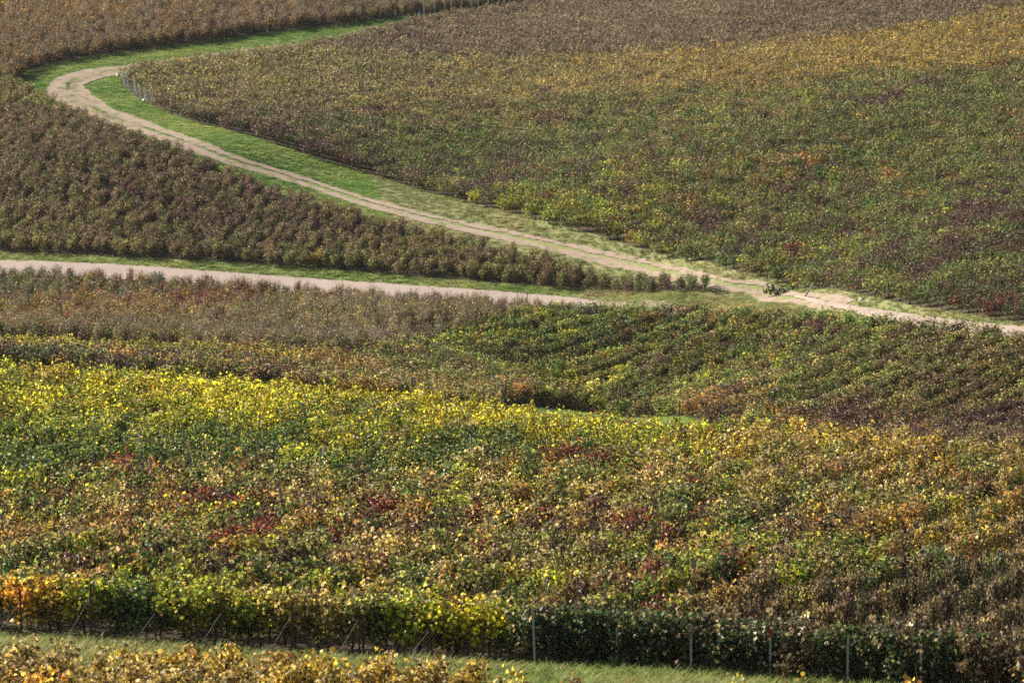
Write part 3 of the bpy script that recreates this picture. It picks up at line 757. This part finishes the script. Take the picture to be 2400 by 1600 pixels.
for i in range(len(NEAR)):
    if NEAR[i,3] == HEDGE:
        for a, b, ks in HC:
            if NEAR[i,2] == 1 and 'orange' in ks: ks = ['gold','yelgreen','orange']
            if a <= hpx[i] < b:
                nk[i] = PN.index(ks[int(rng.integers(len(ks)))]); ncol[i] = PA[nk[i]]*(1.4 if hpx[i] < 1215 else 1.1)*rng.uniform(.85,1.2)
        if hpx[i] > 1215 and rng.random() < .2: ncol[i,2] = (.6,.52,.33)
# strip of vines below the grass path
poly = [tuple(p) for p in gpt([(-260,1582),(0,1600),(360,1612),(673,1624),(985,1652),(1230,1688),(1580,1722),(1940,1752),(2352,1765),(2560,1770)])]
poly += [(13.5, 63.5), (-13.0, 63.5)]
PB = rows_in(poly, 20, 1.1, .85, 17)
bk, bcol = choose(PB, [(60,1530,{'tan':3,'rust':2,'gold':1}),(300,1545,{'tan':2,'gold':2,'rust':1}),(600,1550,{'tan':3,'orange':.4,'gold':2}),(1000,1560,{'orange':1,'gold':3,'tan':1}),(1500,1566,{'orange':1,'gold':2,'rust':1})], 45, seed=91)

# the vines that show largest are things of their own
px, py, dn = project(np.c_[NEAR[:, :2], hz(NEAR[:,0], NEAR[:,1])+.9])
pxb, pyb, db = project(np.c_[PB, hz(PB[:,0], PB[:,1])+1.15])
vis = (px > 4) & (px < PW-4) & (py < PH-4)
visb = (pxb > 4) & (pxb < PW-4) & (pyb < PH+2)
nb_in = int(visb.sum())
order = np.argsort(np.where(vis, dn, 1e9))
take = np.zeros(len(NEAR), bool); take[order[:max(0, 296-nb_in)]] = True
take &= vis

NEARSHAPES = []
for i in range(16):
    g = np.random.default_rng(500+i)
    c, nr, sz, canes = canopy(g, int((880 if i >= 8 else 740)*g.uniform(.9,1.1)), L=1.2, z0=.20 if i >= 8 else .38, z1=1.22, wid=.33, size=.056, shoots=10)
    V, Fc, at = leaves(c, nr, sz, 'near', g)
    mf = mesh_np('foliage', V, Fc, [M_LEAF], attrs={'leaf': at})
    Vt, Ft = trunk_mesh(g, .5); mt = mesh_np('trunk', Vt, Ft, [M_BARK], smooth=True)
    Vc, Fc2 = cane_mesh(canes, g, 7, .05); mc = mesh_np('canes', Vc, Fc2, [M_CANE])
    NEARSHAPES.append((mf, mt, mc))
ORD = ['first','second','third','fourth','fifth','sixth','seventh','eighth','ninth','tenth','eleventh','twelfth','thirteenth','fourteenth','fifteenth','sixteenth','seventeenth','eighteenth','nineteenth','twentieth']
ORD += ['twenty-'+w for w in ORD[:9]]+['thirtieth']+['thirty-'+w for w in ORD[:9]]+['fortieth']
def row_name(si):
    """how a row is found in the place: by its end stake"""
    if si < 8: return 'behind the %s rusty end stake from the grey stakes' % ORD[7-si]
    if si < 15: return 'behind the %s grey end stake from the rusty stakes' % ORD[si-8]
    if si < 15+41: return 'in the %s row past the orange end vine' % ORD[si-15]
    return 'in %s row past the last red-brown stake' % ORD[si-56]
def vine(xy, ang, cols, label, group, shape, sc=(1,1,1)):
    z = float(hz(xy[0], xy[1]))
    o = empty('grape_vine', (float(xy[0]), float(xy[1]), z), label=label, category='vine', group=group)
    o.rotation_euler = (rng.normal(0,.03), rng.normal(0,.03), R(90-ang)+(math.pi if rng.random() < .5 else 0)+rng.normal(0,.06))
    o.scale = sc
    mf, mt, mc = NEARSHAPES[shape]
    f = link('foliage', mf, o, kind='stuff')
    for kk, v in zip(('ca','cb','cc'), cols): f[kk] = [float(x) for x in v]
    link('trunk', mt, o); link('canes', mc, o, kind='stuff')
    return o
for i in np.nonzero(take)[0]:
    w = WORD[PN[nk[i]]]
    sh = int(rng.integers(0, 8)) + (8 if px[i] > 1215 else 0)
    sz_ = (rng.uniform(1,1.12), rng.uniform(.9,1.2), rng.uniform(.98,1.14))
    if THIN[i]: sz_ = (sz_[0], sz_[1]*.48, sz_[2])
    if NEAR[i,3] == HEDGE:
        j = int(np.argmin(np.abs(np.array(POST_PX)-px[i])))
        opp = ('the %s rusty stake from the grey stakes' % ORD[7-j]) if j < 8 else ('the %s grey stake from the rusty stakes' % ORD[j-8])
        side = 'just before' if px[i] < POST_PX[j] else 'just past'
        vine(NEAR[i,:2], 90, ncol[i], '%s vine %s %s, %s' % (w, side, opp, 'path edge' if NEAR[i,2] == 0 else 'second line'), 'vines along the edge of the grass path', sh, (sz_[0], sz_[1], sz_[2]*1.04))
    else:
        vine(NEAR[i,:2], ANG1, ncol[i], '%s vine, %s plant %s' % (w, ORD[int(NEAR[i,2])], row_name(int(NEAR[i,3]))), 'vines in the rows above the grass path', sh, sz_)
for i in np.nonzero(visb)[0]:
    w = WORD[PN[bk[i]]]
    j = int(np.argmin(np.abs(np.array(POST_PX)-pxb[i])))
    opp = ('the %s rusty end stake from the grey stakes' % ORD[7-j]) if j < 8 else ('the %s grey end stake from the rusty stakes' % ORD[j-8])
    vine(PB[i], 20, bcol[i], '%s vine below the path, facing %s' % (w, opp), 'vines in the strip below the grass path', int(rng.integers(0,16)),
         (rng.uniform(.95,1.1), rng.uniform(.9,1.15), rng.uniform(.9,1.06)))
rest = NEAR[~take]; rc = ncol[~take]
place('vine_rows', S_MID, rest[:, :2], ANG1, rc, hs=(.9,1.15), thin=THIN[~take], label='leafy autumn vine rows of the near parcel rising to a bright yellow crest', category='vineyard')
if (~visb).sum(): place('vine_rows', S_MID, PB[~visb], 20, bcol[~visb], label='rest of the tan vine strip below the grass path', category='vineyard')
print('near', len(NEAR), 'own', int(take.sum()), nb_in)

# ------------------------------------------------------------------ stakes
def merge(parts):
    Vs, Fs, o = [], [], 0
    for V, Fc in parts:
        Vs.append(np.asarray(V, float)); Fs += [tuple(int(q)+o for q in f) for f in Fc]; o += len(V)
    return np.concatenate(Vs), Fs
def box(c, d):
    c = np.array(c, float); d = np.array(d, float)/2
    V = [c+d*np.array(k) for k in ((-1,-1,-1),(1,-1,-1),(1,1,-1),(-1,1,-1),(-1,-1,1),(1,-1,1),(1,1,1),(-1,1,1))]
    return np.array(V), [(0,3,2,1),(4,5,6,7),(0,1,5,4),(1,2,6,5),(2,3,7,6),(3,0,4,7)]
def profile(pts, z0, z1, slope=0.0):
    n = len(pts); V = [(x, y, z0) for x, y in pts]+[(x, y, z1-slope*x) for x, y in pts]
    return np.array(V), [tuple(range(n))[::-1], tuple(range(n, 2*n))]+[(i, (i+1) % n, (i+1) % n+n, i+n) for i in range(n)]
def angle_iron(h, w=.045, t=.006):
    L = [(-w/2,-w/2),(w/2,-w/2),(w/2,-w/2+t),(-w/2+t,-w/2+t),(-w/2+t,w/2),(-w/2,w/2)]
    parts = [profile(L, -.25, h, .3)]
    for k in range(4):       # folded wire hooks along the edge
        z = h*(.38+.17*k)
        parts.append(box((w/2+.008, -w/2+t/2, z), (.018, .012, .03)))
    return merge(parts)
def round_post(h, r=.04, k=9, seed=0):
    g = np.random.default_rng(seed); parts = []
    zs = [-.25, .0, h*.33, h*.66, h-.03, h]; rs = [r*1.1, r*1.08, r, r*.97, r*.93, r*.70]
    V, Fc = [], []
    for z, q in zip(zs, rs):
        ox, oy = g.normal(0, r*.10, 2)
        for j in range(k):
            th = 2*math.pi*j/k; w = q*(1+g.normal(0,.05)); V.append((ox+w*math.cos(th), oy+w*math.sin(th), z))
    for i in range(len(zs)-1):
        for j in range(k): Fc.append((i*k+j, i*k+(j+1) % k, (i+1)*k+(j+1) % k, (i+1)*k+j))
    Fc.append(tuple(range((len(zs)-1)*k, len(zs)*k)))
    return np.array(V), Fc
def add_stake(name, xy, h, kind, label, cat='stake', group=None, lean=(0,0), seed=0):
    z = float(hz(xy[0], xy[1]))
    if kind == 'white':
        V, Fc = round_post(h, .038, seed=seed); mat = M_WHITE
    elif kind in ('rust','galv','redtip'):
        V, Fc = angle_iron(h, .05 if kind != 'white' else .085)
        mat = {'rust':M_RUST,'galv':M_GALV,'redtip':M_GALV,'white':M_WHITE}[kind]
    else:
        V, Fc = round_post(h, .065, seed=seed); mat = M_WOOD
    me = mesh_np(name, V, Fc, [mat])
    pr = dict(label=label, category=cat)
    if group: pr['group'] = group
    o = link(name, me, **pr)
    o.location = (float(xy[0]), float(xy[1]), z)
    g = np.random.default_rng(seed+77)
    o.rotation_euler = (lean[0]+g.normal(0,.025), lean[1]+g.normal(0,.025), R(-20)+g.normal(0,.25))
    if kind == 'redtip':
        w = .054
        V, Fc = box((0, 0, h-.06), (w, w, .2)); link('painted_tip', mesh_np('painted_tip', V, Fc, [M_REDPAINT]), o, label='red painted tip')
    return o
def wire_mesh(a, b, r=.0032, sag=0.0):
    a = np.array(a, float); b = np.array(b, float)
    P = [a+(b-a)*t-np.array([0,0,sag*4*t*(1-t)]) for t in np.linspace(0, 1, 5)]
    return tube(P, r, r, 4)
# end stakes of the near parcel: foot pixel, top pixel, kind
fy_off = 0
ENDS = [(52,1350,'rust'),(210,1340,'rust'),(360,1378,'rust'),(512,1372,'rust'),(673,1378,'rust'),(827,1388,'rust'),(985,1425,'rust'),(1110,1440,'rust'),
        (1230,1395,'galv'),(1408,1445,'galv'),(1580,1440,'galv'),(1762,1450,'redtip'),(1940,1462,'galv'),(2110,1480,'galv'),(2280,1480,'rust')]
for i, (x, top, kd) in enumerate(ENDS):
    xy = front_pt(x); foot = np.interp(x, fx, fy)
    if i > 8: xy = xy+nrm*.30
    sc = F/project(np.array([xy[0], xy[1], hz(*xy)]))[2]
    h = float((foot-top)/sc/math.cos(PITCH))
    if i < 8: lab = '%s rusty iron end stake from the grey stakes, beside the grass path' % ORD[7-i]
    else: lab = {'redtip':'grey end stake with a red painted tip beside the grass path', 'rust':'red-brown end stake standing alone past the grey end stakes'}.get(kd, '%s grey metal end stake from the rusty stakes, beside the grass path' % ORD[i-8])
    o = add_stake('end_stake', xy, h, kd, lab, 'stake', 'end stakes along the grass path', seed=i)
    o.rotation_euler[2] = R(-25); inv = o.matrix_basis.inverted()
    base = np.array([xy[0], xy[1], hz(*xy)])
    if i < 7:        # guy wire down to a peg in the grass
        ax = xy-u1*.75-np.array([.28,0]); az = float(hz(*ax))
        Wv, Wf = wire_mesh(base+np.array([0,0,h*.78]), (ax[0], ax[1], az+.06), .0033)
        Wv = np.array([inv @ Vector(v) for v in Wv]); link('guy_wire', mesh_np('guy_wire', Wv, Wf, [M_WIRE]), o)
        Pv, Pf = round_post(.16 if i != 1 else .24, .02, 7, i)
        Pv = np.array([inv @ Vector(v+np.array([ax[0], ax[1], az])) for v in Pv]); link('anchor_peg', mesh_np('anchor_peg', Pv, Pf, [M_RUST]), o)
    for zz in (.42, .75):     # the trellis wires that this stake holds
        e2 = xy+u1*9
        Wv, Wf = wire_mesh(base+np.array([0,0,zz]), (e2[0], e2[1], float(hz(*e2))+zz), .0025)
        Wv = np.array([inv @ Vector(v) for v in Wv]); link('trellis_wire', mesh_np('trellis_wire', Wv, Wf, [M_WIRE]), o)
for i, (x, top, foot) in enumerate([(90,1385,1462),(930,1478,1532)]):
    xy = gpt([(x, foot)])[0]
    add_stake('short_stake', xy, (foot-top)/101., 'rust', ['thin rusty stake between the two stakes of the orange vine','short rusty stub of a stake in the grass by the yellow end vines'][i], seed=40+i)
# stakes that show above the leaves: top pixel
def by_top(x, y, h, dmin=45.): return gpt([(x, y)], dmin, h)[0]
INNER = [(215,1028),(318,1000),(330,1032),(338,1064),(418,1004),(440,1036),(593,955),(633,1020),(740,1032),(770,936),(1023,933),(1083,1002),(1125,1190),(1180,1006),(1205,956),(1295,958),(645,1125),(1370,1205),(1600,1290),(1255,1330)]
for i, (x, y) in enumerate(INNER):
    gr = 'grey stakes inside the near parcel'
    lab = 'grey metal stake poking out of the green vines below the yellow crest'
    if y > 1100: lab = 'grey metal stake among the tan and red vines of the near parcel'
    add_stake('trellis_stake', by_top(x, y, 1.42), 1.5, 'galv', lab, 'stake', gr, seed=60+i)
for i, (x, y) in enumerate([(757,896),(917,890)]):
    add_stake('trellis_stake', by_top(x, y, 1.4), 1.45, 'rust', 'dark iron stake standing among the bright yellow vines of the crest', 'stake', 'dark stakes on the yellow crest', seed=90+i)
for i, (x, foot, top, kd, lab) in enumerate([(1147,922,897,'rust','dark stake beyond the tip of the yellow crest, beside the hidden lane'),(1232,940,886,'rust','dark tall stake where the grass of the hidden lane begins'),
        (1402,955,906,'rust','tall reddish stake above the asphalt of the hidden lane'),(1482,964,916,'rust','thin reddish stake next after the tall one along the hidden lane'),(1559,969,922,'rust','dark leaning stake past the thin reddish one on the hidden lane')]):
    add_stake('row_stake', gpt([(x, foot)], 150)[0], (foot-top)/40., kd, lab, 'stake', 'stakes along the hidden lane', seed=110+i, lean=(0, .06 if i == 4 else 0))
for i, (x, y) in enumerate([(510,680),(555,676),(790,672),(840,676),(895,670),(945,664),(1000,684),(1035,668),(1075,672),(1128,684),(1165,678),(1190,676),(875,735),(690,745),(630,655),(1210,672)]):
    add_stake('thin_stake', by_top(x, y, 1.45, 150), 1.5, 'galv', 'thin grey stake sticking out of the brown vines under the chalk road', 'stake', 'thin stakes in the brown parcel', seed=130+i)
add_stake('trellis_stake', by_top(1257,778,1.35,150), 1.4, 'galv', 'grey stake alone in the green vines under the junction', seed=150)
add_stake('trellis_stake', by_top(122,800,1.35,130), 1.4, 'galv', 'grey stake beside the dark bushy vines of the second rise', seed=151)
# white stakes at the tip of the upper parcel
for i, (x, top, foot) in enumerate([(289,148,176),(284,160,198),(288,168,200),(294,172,209),(309,185,213),(313,189,218),(321,199,223),(332,206,233),(337,211,236),(347,217,241)]):
    add_stake('white_stake', gpt([(x+2, foot)], 150)[0], (foot-top)/28.5+.25, 'white', 'white stake leaning at the tip of the parcel inside the track bend', 'stake', 'white stakes at the tip of the parcel', lean=(0, -.12), seed=160+i)
add_stake('white_stake', gpt([(207,128)], 150)[0], 1.0, 'white', 'single white stake on the far edge of the grass bend', seed=175)
# pale wooden posts of the far row
for i in range(20):
    x = 975+i*20.5+(i % 3)*3
    foot = np.interp(x, [960,1180,1400], [40,19,-3])
    add_stake('wooden_post', gpt([(x, foot)], 150)[0], 1.6, 'wood', 'weathered wooden post in the line at the far end of the grass strip', 'post', 'wooden posts at the far end of the grass strip', seed=180+i)
# leaning post at the junction
xy = gpt([(1846,686)], 150)[0]
o = add_stake('leaning_post', xy, 1.12, 'wood', 'grey-green post leaning over the track junction', 'post', seed=210)
o.rotation_euler = (0, R(30), 0)
# ------------------------------------------------------------------ shrub, stones, litter
g = np.random.default_rng(33)
xy = gpt([(1792,676)], 150)[0]
sh_scale = 1.3
sh = empty('shrub', (float(xy[0]), float(xy[1]), float(hz(*xy))), label='small dark shrub growing on the dry grass beside the leaning post', category='shrub')
sh.scale = (sh_scale,)*3
c = g.normal(0, 1, (420,3)); c /= np.linalg.norm(c, axis=1)[:,None]; c *= (g.uniform(.3,1,420)**.5)[:,None]
ce = np.array([(-.55,0,.30),(-.1,.05,.26),(.35,0,.28),(.62,0,.2)])[g.integers(0,4,420)]
cc_ = ce+c*np.array([.36,.35,.30])
cc_[:,2] = np.clip(cc_[:,2], .03, None)
V, Fc, at = leaves(cc_, c+np.array([0,0,.5])+g.normal(0,.4,(420,3)), g.uniform(.04,.075,420), 'mid', g)
f = link('foliage', mesh_np('foliage', V, Fc, [M_LEAF], attrs={'leaf': at}), sh, kind='stuff')
for kk, v in zip(('ca','cb','cc'), ((.07,.11,.03),(.05,.08,.02),(.16,.15,.05))): f[kk] = list(v)
for k in range(4):
    e = np.array([(-.55,0,.35),(-.1,.05,.3),(.35,0,.33),(.62,0,.25)][k])
    V, Fc = tube([(e[0]*.4, 0, -.05), e*.6, e], .018, .008, 5); link('stem', mesh_np('stem', V, Fc, [M_BARK]), sh)
def stone(seed, r):
    g = np.random.default_rng(seed)
    import bmesh
    bm = bmesh.new(); bmesh.ops.create_icosphere(bm, subdivisions=2, radius=1.0)
    sc = g.uniform(.6,1.2,3)*np.array([1,1,.6]); ph = g.uniform(0,6,3)
    for v in bm.verts:
        n = 1+.16*math.sin(3.1*v.co.x+ph[0])+.14*math.sin(3.7*v.co.y+ph[1])+.12*math.sin(4.3*v.co.z+ph[2])+g.normal(0,.04)
        v.co = Vector((v.co.x*sc[0]*n*r, v.co.y*sc[1]*n*r, v.co.z*sc[2]*n*r))
    me = bpy.data.meshes.new('stone'); bm.to_mesh(me); bm.free(); me.materials.append(M_STONE); return me
ST = [(1583,587,.16),(1762,645,.12),(1741,645,.09),(1865,668,.12),(1930,680,.15),(1980,690,.17),(1995,694,.12),(1660,618,.08),(1515,580,.10),(1450,566,.09),(955,470,.12),(2010,697,.08),(1690,628,.07),(1240,520,.08)]
for i, (x, y, r) in enumerate(ST):
    xy = gpt([(x, y)], 150)[0]
    o = link('stone', stone(300+i, r*1.15), label='pale chalk stone lying in the grass between track and upper vines', category='stone', group='stones beside the track')
    o.location = (float(xy[0]), float(xy[1]), float(hz(*xy))+r*.3); o.rotation_euler[2] = i*1.3
xy = gpt([(275,176)], 150)[0]
V, Fc = merge([box((0,0,.14), (.5,.3,.30)), box((.03,0,.33), (.42,.26,.08))])
o = link('boundary_block', mesh_np('boundary_block', V, Fc, [M_WHITE]), label='white concrete block on bare soil beside the white stakes', category='block'); o.location = (float(xy[0]), float(xy[1]), float(hz(*xy))); o.rotation_euler[2] = .5
# crumpled bag and marker sleeves
def bag(seed, s, mat):
    me = stone(seed, s); me.name = 'bag'; me.materials.clear(); me.materials.append(mat); return me
xy = gpt([(331,234)], 150)[0]
o = link('plastic_bag', bag(400, .2, M_PLASTIC), label='crumpled white plastic bag in the grass by the white stakes', category='bag'); o.location = (float(xy[0]), float(xy[1]), float(hz(*xy))+.1)
def sleeve(h, r=.09):
    V, Fc = [], []; k = 8
    for z, q in ((-.05, r), (h*.5, r*.95), (h*.92, r*.9), (h, r*.7)):
        V += [(q*math.cos(2*math.pi*j/k), q*math.sin(2*math.pi*j/k), z) for j in range(k)]
    for i in range(3): Fc += [(i*k+j, i*k+(j+1) % k, (i+1)*k+(j+1) % k, (i+1)*k+j) for j in range(k)]
    Fc.append(tuple(range(3*k, 4*k))); return np.array(V), Fc
for i, (x, y, mat, lab) in enumerate([(614,76,M_PLASTIC,'white plant sleeve at the foot of the rust-brown vines'),(908,36,M_PLASTIC,'white plant sleeve on the grass before the first wooden post'),(962,38,M_PLASTIC,'white plant sleeve beside a yellow one at the wooden posts'),
        (954,40,M_YPLASTIC,'yellow plant sleeve beside a white one at the wooden posts'),(818,52,M_YPLASTIC,'yellow plant sleeve on the upper edge of the grass strip'),(1182,16,M_PLASTIC,'white plant sleeve in the middle of the wooden post line')]):
    xy = gpt([(x, y)], 150)[0]; V, Fc = sleeve(.42)
    o = link('plant_sleeve', mesh_np('plant_sleeve', V, Fc, [mat]), label=lab, category='plant sleeve', group='plant sleeves'); o.location = (float(xy[0]), float(xy[1]), float(hz(*xy))); o.rotation_euler[1] = .12*(i % 3-1)

# ------------------------------------------------------------------ grass
S_TUFT = bpy.data.collections.new('tuft')
for i in range(6):
    g = np.random.default_rng(700+i); V = []; Fc = []
    for b in range(22):
        a = g.uniform(0, 6.28); r0 = g.uniform(0, .10); h = g.uniform(.5, 1.0); ln = g.uniform(.1, .5); w = .012
        p = np.array([r0*math.cos(a), r0*math.sin(a), -.05]); d = np.array([math.cos(a), math.sin(a), 0]); n = np.array([-d[1], d[0], 0])
        m = p+d*ln*.25*h+np.array([0,0,h*.6]); t = p+d*ln*h+np.array([0,0,h])
        k = len(V); V += [p-n*w, p+n*w, m-n*w*.8, m+n*w*.8, t]; Fc += [(k,k+1,k+3),(k,k+3,k+2),(k+2,k+3,k+4)]
    o = bpy.data.objects.new('tuft_%d' % i, mesh_np('tuft', V, Fc, [M_BLADE])); S_TUFT.objects.link(o)
def sample(P, dens, seed):
    g = np.random.default_rng(seed)
    A0, B0, C0, D0 = P[:-1,:-1], P[:-1,1:], P[1:,1:], P[1:,:-1]
    e1 = B0-A0; e2 = D0-A0; ar = np.abs(e1[...,0]*e2[...,1]-e1[...,1]*e2[...,0]).ravel()
    n = int(ar.sum()*dens); k = g.choice(len(ar), n, p=ar/ar.sum()); u = g.random(n)[:,None]; v = g.random(n)[:,None]
    f = lambda X: X.reshape(-1,2)[k]
    return f(A0)*(1-u)*(1-v)+f(B0)*u*(1-v)+f(C0)*u*v+f(D0)*(1-u)*v
def near_track(Q):
    d = np.full(len(Q), 1e9)
    for i in range(0, len(WT), 2): d = np.minimum(d, np.hypot(Q[:,0]-WT[i,0], Q[:,1]-WT[i,1])-hw[i])
    return d
def grass(name, Q, hmin, hmax, cols, seed, label):
    g = np.random.default_rng(seed); n = len(Q)
    if n == 0: return
    h = g.uniform(hmin, hmax, n)*(.6+.9*lattice_noise(Q[:,0], Q[:,1], 1.1, seed))
    t = np.clip(lattice_noise(Q[:,0], Q[:,1], 3.5, seed+1)*1.5-.25+g.normal(0,.2,n), 0, 1)[:,None]
    col = (np.array(cols[0])*(1-t)+np.array(cols[1])*t)*g.uniform(.8,1.2,(n,1))
    rot = np.zeros((n,3)); rot[:,2] = g.uniform(0,6.28,n)
    w = g.uniform(.9,1.4,n)
    scatter(name, S_TUFT, np.c_[Q, hz(Q[:,0], Q[:,1])+.03], rot, np.stack([w, w, h], -1), {'ca': col}, kind='stuff', label=label, category='grass')
GR = ((.24,.42,.08),(.46,.53,.14)); DR = ((.34,.38,.13),(.58,.47,.25))
Q = sample(FRONT_P, 45, 1); Q = Q[in_view(Q, 100)]; grass('grass', Q, .10, .30, ((.27,.36,.08),(.50,.45,.18)), 2, 'long green grass of the path below the near parcel')
Q = sample(COR_P, 16, 3); Q = Q[in_view(Q, 200)]; d = near_track(Q); Q = Q[(d > .05) | ((d < -.95) & (np.random.default_rng(5).random(len(d)) < .7))]
grass('grass', Q, .04, .11, GR, 4, 'short green grass on both sides of the curving track')
Q = sample(COR2_P, 14, 13); Q = Q[in_view(Q, 200)]; d = near_track(Q); Q = Q[(d > .03) | (d < -.9)]
grass('grass', Q, .04, .13, ((.30,.36,.12),(.52,.44,.22)), 14, 'thin yellowing grass beside the lower stretch of the track')
Q = sample(VER_P, 16, 6); Q = Q[in_view(Q, 200)]; grass('grass', Q, .07, .2, ((.30,.40,.10),(.50,.50,.18)), 7, 'green grass verge along the pale chalk road')
Q = sample(DRY_P, 18, 8); grass('grass', Q, .08, .25, DR, 9, 'dry straw-coloured grass of the wedge at the junction')
Q = sample(LANE_P, 20, 10); grass('grass', Q, .05, .12, GR, 11, 'grass edge of the hidden lane')

# ------------------------------------------------------------------ haze
hm = bpy.data.materials.new('haze'); hm.use_nodes = True; hn = hm.node_tree; hn.nodes.clear()
ho = hn.nodes.new('ShaderNodeOutputMaterial'); pv = hn.nodes.new('ShaderNodeVolumePrincipled')
pv.inputs['Color'].default_value = (.93,.95,1,1); pv.inputs['Density'].default_value = .00006; pv.inputs['Anisotropy'].default_value = .2
hn.links.new(pv.outputs[0], ho.inputs['Volume'])
z0, z1 = float(GZ.min())-1.0, max(CAMZ+2, float(GZ.max())+2)
V, Fc = box((0, 212, (z0+z1)/2), (280, 474, z1-z0))
link('haze', mesh_np('haze', V, Fc, [hm]), kind='stuff', label='thin pale autumn haze over the vineyards', category='haze')
